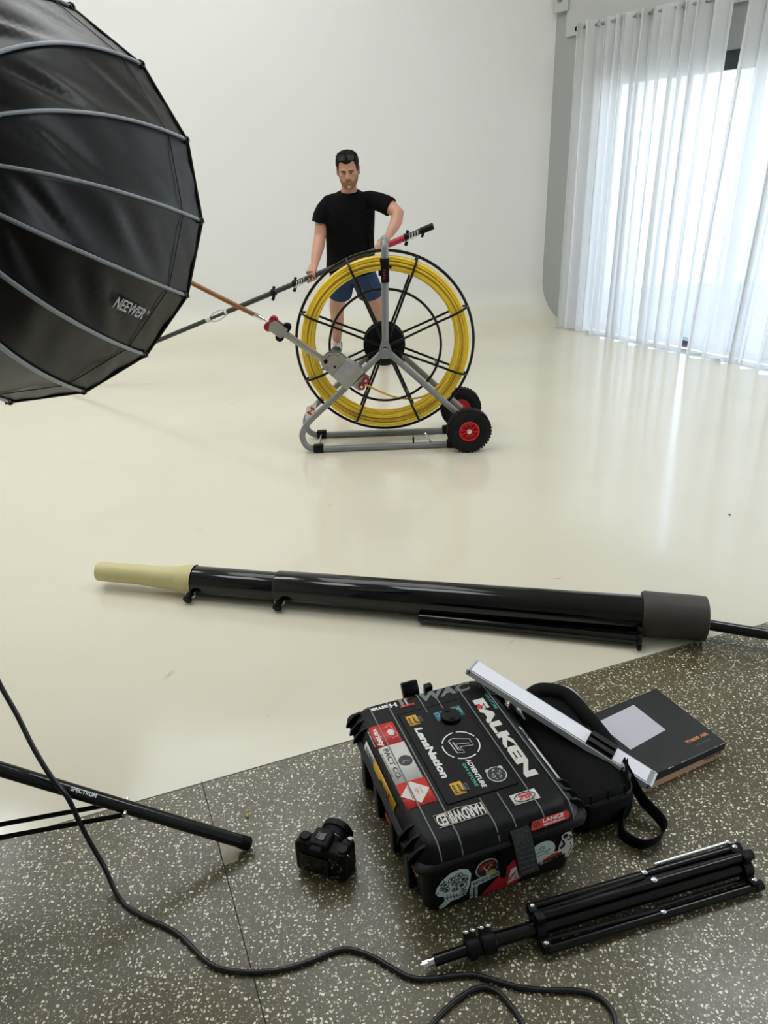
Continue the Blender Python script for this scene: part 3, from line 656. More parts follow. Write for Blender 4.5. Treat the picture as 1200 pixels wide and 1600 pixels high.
# white swivel joint
mb = MB(); t0 = tt_(12)
mb.tube([onp(t0 + .12), onp(t0 + .145), onp(t0 + .16)], [.021, .022, .018], 14); mb.tube([onp(t0 - .03), onp(t0 - .01)], .022, 14)
for sy in (-1, 1):
    mb.tube(smooth_path([onp(t0 + .125) + Vector((0, 0, sy * .018)), onp(t0 + .08) + Vector((0, -.005, sy * .034)), onp(t0 + .03) + Vector((0, -.005, sy * .034)), onp(t0 - .02) + Vector((0, 0, sy * .018))], 4), .006, 8)
mb.build('swivel_joint', mat('pale_nylon', (200, 200, 192), .4), pole, world=True)

# ---------------------------------------------------------------- big pipe on the floor
PP = [Vector(p) for p in PTS['pipe']]
def pzr(p, z): return Vector((p.x, p.y, z))
pipe = thing('telescopic_camera_pipe', 'thick glossy black pipe with a cream plastic mouth lying across the white floor', 'pipe', (PP[3].x, PP[3].y, 0))
A = PP[0]; D_ = (pzr(PP[6], 0) - pzr(PP[0], 0)).normalized()
def onl(p): return (Vector((p[0], p[1], 0)) - pzr(A, 0)).dot(D_)
t = [onl(p) for p in PP]
def lp(tv, z): return pzr(A, z) + D_ * tv
mb = MB(); 
mb.tube([lp(t[0], .068), lp(t[1] - .02, .067), lp(t[1] + .02, .066), lp(t[2] - .04, .064), lp(t[2] + .003, .064)], [.0415, .0425, .046, .061, .063], 40, cap=False)
mb.tube([lp(t[2], .064), lp(t[0] + .1, .067), lp(t[0] + .0, .068)], [.055, .036, .037], 40, cap=True)
mb.tube([lp(t[0], .068), lp(t[0] - .001, .068)], [.0415, .037], 40, cap=False)
mb.build('cream_mouth', mat('cream_pvc', (206, 196, 142), .45), pipe, world=True)
M_gblk = mat('glossy_black_tube', (6, 6, 7), .10, 0, .45)
mb = MB(); mb.tube([lp(t[2] - .002, .062), lp(t[2] + .006, .0625), lp(t[3], .0625)], [.058, .0605, .0605], 44)
mb.build('front_tube', M_gblk, pipe, world=True)
mb = MB(); mb.tube([lp(t[3] - .002, .066), lp(t[3] + .004, .066), lp(t[4], .069), lp(t[5] + .01, .074)], [.062, .0655, .067, .073], 44)
mb.build('main_tube', M_gblk, pipe, world=True)
mb = MB(); ps = []; rs = []
for k, (tv, r) in enumerate(((t[5] - .004, .079), (t[5] + .004, .083), (t[5] + .05, .082), (t[6] - .03, .081), (t[6] - .004, .079), (t[6], .07))): ps.append(lp(tv, .082)); rs.append((r, r))
mb.tube(ps, rs, 44); mb.build('rubber_sleeve', mat('worn_dark_rubber', (62, 56, 50), .6, var=(5, .25), bump=(12, .25)), pipe, world=True)
mb = MB(); e0 = lp(t[6] - .02, .06); e1 = pzr(PP[7], .055); mb.tube([e0, e1, e1 + (e1 - e0).normalized() * .9], .0195, 20); mb.build('thin_tail_tube', M_gblk, pipe, world=True)
for p in PTS['knobs']:
    tv = onl(p); q = lp(tv, .03); nrm = Vector((D_.y, -D_.x, 0)).normalized()
    nrm = -nrm if nrm.y > 0 else nrm
    b0 = q + nrm * .058
    mb = MB(); mb.lathe([(0, -.02), (.011, -.02), (.010, .014), (.018, .024), (.019, .032), (.014, .036), (0, .036)], b0, (nrm * .9 + Vector((0, 0, -.25))), 20)
    kb = mb.build('thumb_knob', M_blkp, pipe, world=True)
    mb = MB(); mb.tube(arc(b0 - nrm * .004, D_, Vector((0, 0, 1)), .019, 0, 2 * PI, 16), .003, 6); mb.build('steel_washer', M_chrome, kb, world=True)
q0, q1 = [Vector(p) for p in PTS['pipe2']]; t0, t1 = onl(q0), onl(q1); nrm = Vector((D_.y, -D_.x, 0)); nrm = -nrm if nrm.y > 0 else nrm
mb = MB(); mb.tube([lp(t0, .026) + nrm * .072, lp(t1, .030) + nrm * .092], .0185, 20); mb.build('side_tube', M_gblk, pipe, world=True)
mb = MB(); mb.torus(lp(t1 - .01, .03) + nrm * .091, D_, .023, .005, 20, 6); mb.box(lp(t1 - .01, .022) + nrm * .122, (.014, .02, .03), bevel=.003); mb.box(lp(t1 - .01, .06) + nrm * .085, (.014, .03, .03), bevel=.003)
mb.build('strap_clip', M_blkp, pipe, world=True)
# ---------------------------------------------------------------- softbox on its stand
SC = Vector((-.8524, 1.8621, 1.5388)); AX = Vector((.104, -.9772, .1851)).normalized()
E1 = Vector((-.9944, -.1058, 0)); E2 = Vector((-.0196, .1841, .9827)); PH = 2.0863
SR, SL, S_rc, S_ac = .45, .5332, .3218, .619
def sprof(tv):
    p0 = (SR, 0.0); p1 = (S_rc, S_ac); p2 = (.06, SL)
    return ((1 - tv) ** 2 * p0[0] + 2 * tv * (1 - tv) * p1[0] + tv * tv * p2[0], (1 - tv) ** 2 * p0[1] + 2 * tv * (1 - tv) * p1[1] + tv * tv * p2[1])
def spt(k, tv, lift=0.0):
    a = PH + k * PI / 8; r, h = sprof(tv); rd = E1 * math.cos(a) + E2 * math.sin(a)
    return SC + rd * (r + lift) + AX * (h + lift * .6)
sb = thing('parabolic_softbox', 'large black round softbox with silver ribs seen from behind at upper left', 'softbox', SC + AX * SL)
M_fab = mat('black_softbox_fabric', (7, 7, 9), .38, 0, .28, bump=(5, .25))
mb = MB()
rndp = random.Random(4)
def panel(k):
    def f(u, v):
        tv = v * .985
        A_ = spt(k, tv); B_ = spt(k + 1, tv); p = A_.lerp(B_, u)
        # panels are taut between ribs, with soft diagonal creases
        cr_ = math.sin(u * PI) * (.0048 * math.sin(34 * v + 7 * u + k * 1.7) * math.exp(-((v - .42) / .28) ** 2) + .002 * math.sin(55 * v + 12 * u + k))
        n = (A_ + B_) / 2 - SC; n = (n - AX * n.dot(AX)).normalized() * .8 + AX * .5
        return p + n * cr_ - n * .004 * math.sin(u * PI) * min(1, v * 6)
    return f
for k in range(16): mb.grid(panel(k), 13, 44)
bmesh.ops.remove_doubles(mb.bm, verts=mb.bm.verts[:], dist=.0004)
shell = mb.build('fabric_shell', M_fab, sb, world=True, sharp=50)
# seam stitched near the rim on each panel
mb = MB()
for k in range(16):
    mb.tube([spt(k + u, .085 * 1.0, .0008) if 0 else spt(k, .10, .0015).lerp(spt(k + 1, .10, .0015), u) for u in (0.03, .5, .97)], .0012, 5)
mb.build('rim_seam', M_blk, shell, world=True)
mb = MB(); mb.tube([spt(k, 0, .001) for k in range(16)], .004, 8, closed=True); mb.build('rim_binding', M_blk, sb, world=True)
m = mat('diffuser_cloth', (225, 225, 222), .8)
mb = MB(); vs = [mb.bm.verts.new(SC + (spt(k, 0.0) - SC) * .955 + AX * .012) for k in range(16)]; mb.bm.faces.new(vs); mb.build('front_diffuser', m, sb, world=True, smooth=False)
M_rib = mat('silver_rib_tape', (158, 166, 174), .45, .1)
for k in range(16):
    mb = MB(); mb.tube([spt(k, tv / 30 * .985, .003) for tv in range(1, 31)], [(.0065, .0035)] * 30, 8, up=(0, 0, 1)); mb.build('rib', M_rib, sb, world=True)
for k in range(16):
    e = (spt(k, 0) - spt(k, .05)).normalized(); b0 = spt(k, .012, .003)
    mb = MB(); mb.tube([b0 - e * .018, b0 + e * .010], .0062, 8, mi=0); mb.tube([b0 - e * .006, b0 + e * .002], .0085, 8, mi=1)
    mb.tube([b0 + e * .008, b0 + e * .020], .0022, 6, mi=0); mb.ball(b0 + e * .0215, .0036, seg=8, mi=0); mb.box(b0 - e * .012, (.012, .012, .012), mi=1)
    mb.build('rib_tip', [M_chrome, M_blkp], sb, world=True)
# hub ring and brand lettering on the lower right panel
mb = MB(); mb.lathe([(0, -.01), (.062, -.01), (.068, 0), (.068, .03), (.05, .035), (0, .035)], SC + AX * (SL - .01), AX, 32); mb.build('speed_ring', M_blkp, sb, world=True)
kp = 4
def on_panel(u, v): 
    return panel(kp)(u, v)
pA = on_panel(.5, .20); pU = (on_panel(.5, .12) - on_panel(.5, .30)).normalized(); pV = (on_panel(.2, .2) - on_panel(.8, .2)).normalized()
nn = pU.cross(pV).normalized()
if nn.dot(AX) < 0: nn = -nn
mb = MB()
me_, tw, th = text_mesh('NEEWER', .012, .5)
W_, H_ = .126, .025
cen = on_panel(LOGO_U, LOGO_V)
ex = (on_panel(LOGO_U, LOGO_V - .05) - on_panel(LOGO_U, LOGO_V + .05)).normalized(); ey = nn.cross(ex).normalized()
put_text(mb, 'NEEWER', cen + nn * .008, ex, ey, W_, H_, .012, shear=.0, thick=.001)
me3, w3, h3 = text_mesh('R', .01, .5); c2 = cen + ex * (W_ / 2 + .008) + ey * .008 + nn * .009
put_text(mb, 'R', c2, ex, ey, .0035, .0045, .01, thick=.001)
mb.tube(arc(c2, ex, ey, .0045, 0, 2 * PI, 14)[:-1], .0006, 5, closed=True)
mb.build('lettering', mat('pale_grey_print', (196, 198, 198), .5), shell, world=True, smooth=False)

# light stand (column is just left of the frame)
CB = Vector((-1.10, 1.28, 0))
ls = thing('light_stand', 'black tripod light stand with one round leg reaching in from the left edge', 'light stand', CB)
M_sblk = mat('satin_black_tube', (7, 9, 13), .2, 0, .5)
mb = MB(); mb.tube([CB + Vector((0, 0, .13)), CB + Vector((0, 0, .75))], .0175, 16); mb.tube([CB + Vector((0, 0, .75)), CB + Vector((0, 0, 1.15))], .015, 16); mb.tube([CB + Vector((0, 0, 1.15)), CB + Vector((0, 0, 1.60))], .0125, 16)
mb.build('column', M_sblk, ls, world=True)
mb = MB()
for z in (.17, .50, .77, 1.15): mb.tube([CB + Vector((0, 0, z - .025)), CB + Vector((0, 0, z + .025))], .027, 16)
mb.build('collar', M_blkp, ls, world=True)
tip = Vector((-.379, 1.374, .016)); 
dirs = []
for j in range(3):
    v = tip - CB; a = 2 * PI * j / 3
    q = Vector((v.x * math.cos(a) - v.y * math.sin(a), v.x * math.sin(a) + v.y * math.cos(a), 0)); tp = CB + q + Vector((0, 0, .016))
    root = CB + q.normalized() * .03 + Vector((0, 0, .478)); dl = (tp - root).normalized()
    mb = MB(); mb.tube([root, tp - dl * .012], .0165, 20); lg = mb.build('leg', M_sblk, ls, world=True)
    mb = MB(); mb.tube([tp - dl * .030, tp - dl * .004, tp], [.0175, .0175, .014], 20); mb.build('foot_cap', M_blkp, lg, world=True)
    mid = root.lerp(tp, .60); side = Vector((-dl.y, dl.x, 0)).normalized()
    inn = CB + q.normalized() * .02 + Vector((0, 0, .17))
    mb = MB()
    for sg in (-1, 1):
        A_ = mid + side * sg * .021 + Vector((0, 0, -.004)); B_ = inn + side * sg * .021
        mb.tube([A_, B_], [(.008, .003), (.008, .003)], 8, up=side)
    mb.build('brace', M_blkp, ls, world=True)
    mb = MB(); mb.tube([mid - side * .026, mid + side * .026], .0055, 10); mb.build('rivet', M_chrome, lg, world=True)
    if j == 0:
        mb = MB(); f = .30
        # lettering faces up and towards the camera
        eX = dl; nrm = (Vector((.1, -.45, .9)) - dl * Vector((.1, -.45, .9)).dot(dl)).normalized(); eY = nrm.cross(eX)
        c0 = root.lerp(tp, LEGT)
        put_text(mb, 'SPECTRUM', c0 + nrm * .0163, eX, eY, .062, .0095, .03, thick=.001)
        mb.build('lettering', M_wht, lg, world=True, smooth=False)
# lamp head between stand and softbox
hb = SC + AX * (SL + .03)
lh = thing('studio_lamp_head', 'black studio lamp head mounted behind the softbox beyond the left edge', 'lamp', hb)
mb = MB(); mb.lathe([(0, -.03), (.055, -.03), (.058, 0), (.058, .19), (.05, .21), (0, .21)], hb, AX, 28); mb.build('housing', M_blkp, lh, world=True)
mb = MB(); p = hb + AX * .09; mb.tube([p + Vector((-.07, 0, 0)), p + Vector((-.09, 0, -.06)), Vector((CB.x, CB.y, 1.58))], .012, 10); mb.build('yoke', M_blkp, lh, world=True)

# power cable
cbp = [Vector(p) for p in PTS['cable']]
pre = [Vector((-.86, 1.22, 1.60)), Vector((-.98, 1.30, 1.2)), Vector((-1.03, 1.45, .75))]
mb = MB(); mb.tube(smooth_path(pre + cbp, 5), .0058, 10)
tag(mb.build('power_cable', mat('dark_violet_cable', (15, 14, 22), .35)), 'long black power cable snaking across the grey speckled floor', 'cable')

# ---------------------------------------------------------------- sticker-covered hard case
CA = math.radians(18.3)
case = thing('hard_case', 'black ribbed plastic hard case covered with stickers, in the foreground', 'case', (.166, 1.478, 0), (0, 0, CA))
M_case = mat('black_case_plastic', (9, 10, 11), .36, 0, .18, bump=(220, .12))
M_glint = mat('rib_highlight_grey', (128, 130, 128), .4)
# lower shell
mb = MB()
def rrect(hx, hy, r, z, n=5, cx_=0, cy_=0):
    out = []
    for (sx, sy, a0) in ((1, 1, 0), (-1, 1, PI / 2), (-1, -1, PI), (1, -1, 3 * PI / 2)):
        for k in range(n + 1):
            a = a0 + PI / 2 * k / n; out.append(Vector((cx_ + sx * (hx - r) + r * math.cos(a), cy_ + sy * (hy - r) + r * math.sin(a), z)))
    return out
def loft(mb, rings, mi=0, cap=True):
    R = [[mb.bm.verts.new(p) for p in r] for r in rings]; n = len(R[0])
    for i in range(len(R) - 1):
        for k in range(n): mb.bm.faces.new((R[i][k], R[i][(k + 1) % n], R[i + 1][(k + 1) % n], R[i + 1][k])).material_index = mi
    if cap: mb.bm.faces.new(R[0][::-1]).material_index = mi; mb.bm.faces.new(R[-1]).material_index = mi
loft(mb, [rrect(.184, .258, .03, .0), rrect(.193, .267, .032, .008), rrect(.200, .272, .03, .148), rrect(.200, .272, .03, .156)])
for sx in (-1, 1):
    for y in (-.17, .17, -.06, .06):   # vertical pillars on the long sides
        mb.box((sx * .197, y, .075), (.026, .035, .148), bevel=.006)
for sx in (-.115, .115):
    mb.box((sx, .262, .075), (.05, .02, .14), bevel=.006)
mb.build('base_shell', M_case, case)
mb = MB(); loft(mb, [rrect(.205, .272, .03, .150), rrect(.222, .281, .03, .153), rrect(.224, .283, .03, .166), rrect(.214, .276, .03, .171)])
mb.build('seal_rim', M_case, case)
mb = MB(); loft(mb, [rrect(.212, .274, .04, .166), rrect(.212, .274, .042, .171), rrect(.209, .271, .045, .178), rrect(.202, .264, .05, .192), rrect(.190, .252, .05, .201), rrect(.176, .238, .045, .2045), rrect(.170, .232, .045, .205)])
# corner fins
for sx in (-1, 1):
    for sy in (-1, 1):
        for k in range(3):
            y = sy * (.175 + .033 * k)
            mb.prism([(sx * .188, y - .004, .203), (sx * .206, y - .004, .198), (sx * .228, y - .004, .176), (sx * .232, y - .004, .160), (sx * .2, y - .004, .160)], (0, .007, 0))
lid = mb.build('lid', M_case, case, sharp=50)
def onlid(x, y):
    """height of the rounded lid"""
    def drop(a, e):
        d = a - e
        if d <= 0: return 0
        d = min(d / .04, 1.0); return .052 * (1 - math.sqrt(max(0, 1 - d * d)))
    return .205 - max(drop(abs(x), .172), drop(abs(y), .234))
# long raised ribs, their edge highlights painted in as pale grey
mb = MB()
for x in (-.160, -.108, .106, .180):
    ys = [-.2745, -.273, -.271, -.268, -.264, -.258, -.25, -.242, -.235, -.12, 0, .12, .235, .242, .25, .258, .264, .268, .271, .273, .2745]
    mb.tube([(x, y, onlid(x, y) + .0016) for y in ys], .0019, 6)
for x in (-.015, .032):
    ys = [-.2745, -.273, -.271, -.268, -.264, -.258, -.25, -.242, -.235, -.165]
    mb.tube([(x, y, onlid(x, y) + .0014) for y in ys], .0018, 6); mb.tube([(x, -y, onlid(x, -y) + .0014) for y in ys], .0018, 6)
mb.build('raised_rib', M_glint, lid)
mb = MB(); mb.box((.0, .016, .2058), (.186, .338, .0022), bevel=.001, seg=1); mb.build('centre_panel', M_case, lid)
mb = MB()
for (a_, b_) in (((-.094, -.154), (-.094, .186)), ((.094, -.154), (.094, .186)), ((-.094, -.154), (.094, -.154)), ((-.094, .186), (.094, .186))):
    mb.tube([(a_[0], a_[1], .2062), (b_[0], b_[1], .2062)], .0022, 6)
mb.build('panel_border', M_case, lid)
# latches on the short front and a folded handle at the back
mb = MB(); 
prof = [(-.262, .192), (-.276, .184), (-.292, .160), (-.308, .132), (-.322, .106), (-.318, .100), (-.310, .104), (-.296, .130), (-.284, .150), (-.266, .165)]
mb.prism([(.014, y, z) for (y, z) in prof], (.048, 0, 0))
for k in range(6): mb.box((.038, -.2925 - .0052 * k, .159 - .0095 * k), (.038, .003, .004), rot=(.5, 0, 0))
mb.build('latch', mat('latch_plastic', (16, 17, 18), .6, bump=(150, .3)), case)
mb = MB(); mb.box((-.008, -.276, .120), (.020, .02, .07), bevel=.005); mb.box((-.008, -.280, .082), (.014, .014, .03), bevel=.004); mb.build('hinge_lug', M_case, case)
mb = MB(); mb.box((-.02, .288, .195), (.05, .02, .05), rot=(-.5, 0, 0), bevel=.004); mb.box((.035, .285, .185), (.025, .02, .03), bevel=.004); mb.build('back_latch', M_case, case)
# stickers: thin vinyl on the shell (x0,x1,y0,y1)
def vinyl(name, m, x0, x1, y0, y1, z=None, th=.0004, nx=10):
    mb = MB()
    f = (lambda x, y: onlid(x, y) + .0007) if z is None else (lambda x, y: z)
    mb.grid(lambda u, v: (x0 + (x1 - x0) * u, y0 + (y1 - y0) * v, f(x0 + (x1 - x0) * u, y0 + (y1 - y0) * v)), nx, 2)
    return mb.build(name, m, case, solid=th, off=1)
TOP = .2066; PAN = .2074
dn = (0, -1, 0); rt = (1, 0, 0); lf = (-1, 0, 0); up_ = (0, 1, 0)
def letters(parent, name, m, items, z=None):
    mb = MB()
    for it in items:
        t_, cx_, cy_, ex, ey, w, h = it[:7]; sh = it[7] if len(it) > 7 else 0; bo = it[8] if len(it) > 8 else .025; zz = it[9] if len(it) > 9 else z
        put_text(mb, t_, (cx_, cy_, zz), ex, ey, w, h, bo, shear=sh, thick=.0005)
    return mb.build(name, m, parent, smooth=False)
s = vinyl('sticker', M_redv, -.198, -.119, .084, .168)
letters(s, 'lettering', M_wht, [('variety', -.176, .122, dn, rt, .070, .020, 0, .03, TOP - .0002), ("the children's charity", -.1935, .124, dn, rt, .062, .005, 0, .0, .2045)])
mb = MB(); mb.ball((-.137, .128, TOP + .0004), (.009, .013, .0004), seg=16); mb.tube(smooth_path([(-.130, .133, TOP), (-.118, .140, TOP), (-.122, .122, TOP), (-.113, .110, TOP), (-.130, .113, TOP)] if 0 else [(-.147, .150, TOP), (-.131, .155, TOP), (-.128, .135, TOP), (-.122, .112, TOP), (-.140, .106, TOP)], 5), .0008, 5)
mb.build('print', M_whtcl, s, smooth=True)
s = vinyl('sticker', M_whtcl, -.196, -.116, -.051, .084)
letters(s, 'lettering', M_blv, [('PACT CO.', -.172, .018, dn, rt, .112, .0135, 0, .01, TOP - .0001), ('FINE GOODS STORE', -.187, .018, dn, rt, .085, .004, 0, 0, TOP - .0006)])
mb = MB(); mb.lathe([(0, 0), (.0185, 0), (.0185, .0005), (0, .0005)], (-.137, .017, TOP - .0003), (0, 0, 1), 28); dsc = mb.build('print', M_blv, s)
mb = MB(); mb.tube([(-.147, .022, TOP + .0003), (-.138, .017, TOP + .0003), (-.147, .011, TOP + .0003)], .0011, 4); mb.tube([(-.138, .017, TOP + .0003), (-.127, .013, TOP + .0003)], .0011, 4); mb.build('print', M_whtcl, s)
s = vinyl('sticker', M_redv, -.198, -.112, -.134, -.051)
mb = MB(); mb.prism([(-.153, -.053, TOP - .0002), (-.190, -.092, TOP - .0006), (-.150, -.127, TOP - .0002), (-.114, -.090, TOP - .0002)][::1], (0, 0, .0005)); mb.build('print', M_whtcl, s, smooth=False)
letters(s, 'lettering', M_redv, [('ADVENTURE', -.163, -.090, dn, rt, .044, .0065, 0, .02, TOP + .0003), ('CITY', -.147, -.090, dn, rt, .020, .008, 0, .02, TOP + .0003), ('TOURING', -.136, -.090, dn, rt, .022, .003, 0, 0, TOP + .0003)])
# white, blue and yellow stickers wrapped on the left shoulder
def side_vinyl(name, m, y0, y1, a0, a1):
    mb = MB(); pr = [(-.2035, .1925), (-.2085, .181), (-.2105, .170), (-.2130, .158)]
    def f(u, v):
        q = a0 + (a1 - a0) * v; i = min(int(q * 3), 2); w = q * 3 - i
        x = pr[i][0] * (1 - w) + pr[i + 1][0] * w; z = pr[i][1] * (1 - w) + pr[i + 1][1] * w
        return (x - .0012, y0 + (y1 - y0) * u, z + .0006)
    mb.grid(f, 2, 7); return mb.build(name, m, case, solid=.0004, off=1)
s = side_vinyl('sticker', M_wht, .058, .135, 0, .75)
mb = MB()
for k in range(5): mb.tube([(-.2095, .12 - .012 * k, .186), (-.2125, .112 - .012 * k, .170)], .0016, 5)
mb.build('print', M_navy, s)
s = side_vinyl('sticker', M_yelv, -.098, .058, 0, .92)
mb = MB(); put_text(mb, 'eni', (-.2122, -.028, .177), dn, (.35, 0, .93), .070, .022, .03, thick=.001); mb.build('lettering', mat('brown_print', (70, 50, 30), .5), s, smooth=False)
s = vinyl('sticker', M_redv, -.078, -.034, .210, .250)
mb = MB()
for k in range(3):
    r0 = .007 + .0035 * k
    mb.tube([(-.049, .230 - r0 - .002, TOP), (-.049 - r0 * .6, .230 - r0 - .002, TOP), (-.049 - r0 * .6, .230 + r0, TOP), (-.049, .230 + r0, TOP)], .0007, 4)
    mb.tube([(-.072 + .0035 * k, .214, TOP), (-.072 + .0035 * k, .246, TOP)], .0006, 4)
mb.build('print', M_wht, s)
letters(case, 'hema_lettering', M_wht, [('Hema', -.121, .231, lf, (0, -1, 0), .076, .017, 0, .04, .2056)])
letters(case, 'grey_lettering', M_gryv, [('WAC', .064, .231, rt, up_, .160, .036, .35, .05, .2056)])
letters(case, 'white_lettering', M_wht, [('LensNation', -.064, .020, dn, rt, .192, .021, .15, .045, PAN + .0002)])
for (cx_, cy_) in ((-.065, .149), (-.051, -.118)):
    s = vinyl('sticker', M_yelv, cx_ - .015, cx_ + .015, cy_ - .020, cy_ + .020, z=PAN)
    mb = MB(); put_text(mb, 'eni', (cx_ - .007, cy_, PAN + .0005), dn, rt, .028, .010, .02); 
    mb.tube([(cx_ + .003, cy_ + .012, PAN + .0006), (cx_ + .004, cy_ - .010, PAN + .0006)], .0018, 5)
    for k in range(5): mb.tube([(cx_ + .004, cy_ + .010 - .005 * k, PAN + .0006), (cx_ + .009, cy_ + .008 - .005 * k, PAN + .0006)], .0009, 4)
    mb.tube(smooth_path([(cx_ + .003, cy_ - .008, PAN + .0006), (cx_ + .013, cy_ - .014, PAN + .0006), (cx_ + .022, cy_ - .008, PAN + .0006), (cx_ + .02, cy_ + .004, PAN + .0006)], 4), .0022, 5)
    mb.build('print', M_blv, s, smooth=False)
    mb = MB(); mb.box((cx_ + .020, cy_ - .002, PAN + .0004), (.012, .022, .0006), bevel=.0002, seg=1); mb.build('print', mat('dull_grey_print', (92, 88, 84), .5), s)
# ring logo
lc = Vector((.018, .015, PAN + .0004)); mb = MB()
for k in range(5):
    a0 = math.radians(72 * k + 20); mb.tube(arc(lc, (1, 0, 0), (0, 1, 0), .049, a0, a0 + math.radians(61), 14), [(.0019, .0006)] * 15, 6, up=(0, 0, 1))
mb.tube([(x, y, PAN + .0006) for x, y in ((-.007, .040), (-.003, -.008), (.016, -.015), (.013, .009), (.048, .003), (.048, .027), (.006, .044))], .0016, 4, closed=True)
mb.tube([(x, y, PAN + .0006) for x, y in ((.002, .031), (.004, -.001), (.010, -.004), (.006, .022), (.043, .013))], .0014, 4)
mb.build('ring_logo', M_wht, case)
# partly hidden blue sticker and the lens cap lying on it
s = vinyl('sticker', M_bluv, -.002, .030, .120, .155, z=PAN)
mb = MB()
for k in range(6):
    a = k * 1.05; mb.tube([(.012 + .010 * math.cos(a), .138 + .010 * math.sin(a), PAN + .0006), (.012 + .014 * math.cos(a + .5), .138 + .014 * math.sin(a + .5), PAN + .0006)], .0012, 5)
mb.build('print', M_navy, s)
s = vinyl('sticker', mat('dark_teal_vinyl', (48, 110, 108), .45), .040, .078, .118, .160, z=PAN)
mb = MB(); mb.tube(smooth_path([(.046, .15, PAN + .0006), (.056, .156, PAN + .0006), (.062, .145, PAN + .0006), (.072, .15, PAN + .0006), (.074, .13, PAN + .0006)], 4), .0011, 5); mb.build('print', M_palev, s)
CM = wm(case)
capw = CM @ Vector((.036, .124, PAN + .0009))
cap = thing('lens_cap', 'round black lens cap lying on the lid of the hard case', 'lens cap', capw, (0, 0, CA))
mb = MB(); mb.lathe([(0, 0), (.027, 0), (.0275, .002), (.0275, .0075), (.0262, .009), (.022, .0092), (.0, .0092)], (0, 0, 0), (0, 0, 1), 40)
for k in range(40):
    a = 2 * PI * k / 40; mb.box((.0275 * math.cos(a), .0275 * math.sin(a), .0045), (.0012, .0018, .006), rot=(0, 0, a))
mb.build('disc', M_blkp, cap)
for sg in (-1, 1):
    mb = MB(); mb.box((0, sg * .0165, .010), (.020, .009, .0022), bevel=.001, seg=1)
    for k in range(3): mb.box((0, sg * (.0135 + .003 * k), .0114), (.017, .0012, .0008))
    mb.build('pinch_tab', M_blk, cap)
letters(case, 'white_lettering', M_wht, [('ADVENTURE', .012, -.088, dn, rt, .100, .0125, .1, .035, PAN + .0002)])
letters(case, 'teal_lettering', M_teal, [('ON STORE', -.004, -.088, dn, rt, .082, .0085, .1, .03, PAN + .0002)])
letters(case, 'teal_lettering', M_teal, [('ON STORE', .171, .145, dn, rt, .070, .009, .1, .02, .2058)])
mb = MB(); mb.lathe([(0, 0), (.0255, 0), (.0255, .0005), (0, .0005)], (.058, -.111, PAN), (0, 0, 1), 28); 
for k in range(2): mb.ball((.042 + .034 * k, -.094, PAN + .0003), (.007, .007, .0003), seg=10)
s = mb.build('sticker', M_palev, case)
mb = MB(); mb.lathe([(0, 0), (.0228, 0), (.0228, .0003), (0, .0003)], (.058, -.111, PAN + .0006), (0, 0, 1), 28); mb.build('print', M_blv, s)
mb = MB(); rq = random.Random(3)
for k in range(16):
    a = rq.uniform(0, 6.28); r = rq.uniform(.004, .017); p = Vector((.058 + r * math.cos(a), -.111 + r * math.sin(a), PAN + .0012)); a2 = rq.uniform(0, 6.28)
    mb.tube(smooth_path([p, p + Vector((.004 * math.cos(a2), .004 * math.sin(a2), 0)), p + Vector((.007 * math.cos(a2 + .8), .007 * math.sin(a2 + .8), 0))], 3), .0008, 4)
mb.build('print', M_palev, s)
# FALKEN lettering, red accent in its first letter
letters(case, 'white_lettering', M_whtcl, [('FALKEN', .139, .010, dn, rt, .312, .034, .0, .06, .2056)])
mb = MB(); mb.prism([(.128, .146, .2062), (.142, .134, .2062), (.121, .124, .2062)], (0, 0, .0005)); mb.build('red_mark', M_redv, case, smooth=False)
mb = MB()
pr = [(.2035, .1930), (.2085, .181), (.2105, .172)]
def sv(m, y0, y1, v0, v1, z_=0):
    mb_ = MB(); mb_.grid(lambda u, v: (.196 + .008 * (v0 + (v1 - v0) * v), y0 + (y1 - y0) * u, .1995 - .006 * (v0 + (v1 - v0) * v) + z_), 2, 3); return mb_.build('sticker', m, case, solid=.0004, off=1)
s = sv(M_whtcl, -.175, .030, 0, 1.2)
letters(s, 'print', M_blv, [('OO', .200, -.0, dn, (.8, 0, -.6), .04, .010, 0, .03, .1985), ('TOYOTA PARTS', .200, -.10, dn, (.8, 0, -.6), .10, .006, 0, .03, .1985)] [:1])
s = vinyl('sticker', M_whtcl, .054, .122, -.215, -.183)
mb = MB(); mb.tube([Vector((.088 + .027 * math.cos(a), -.199 + .0125 * math.sin(a), TOP + .0003)) for a in [2 * PI * k / 24 for k in range(24)]], .0011, 5, closed=True); mb.build('print', M_blv, s)
letters(s, 'lettering', M_redv, [('70', .088, -.199, rt, up_, .032, .014, .2, .06, TOP + .0003)])
s = vinyl('sticker', M_blv, -.140, -.016, -.212, -.174)
mb = MB(); put_text(mb, 'HARDWIRED', (-.078, -.193, TOP + .0002), lf, (0, -1, 0), .120, .034, .035, thick=.0006); mb.build('lettering', M_whtcl, s, smooth=False)
mb = MB(); q = [(-.140, -.212), (-.016, -.212), (-.016, -.178), (-.06, -.174), (-.08, -.171), (-.10, -.175), (-.140, -.174)]
mb.tube([(x, y, TOP + .0002) for x, y in q], .0009, 4, closed=True); mb.build('print', M_whtcl, s)
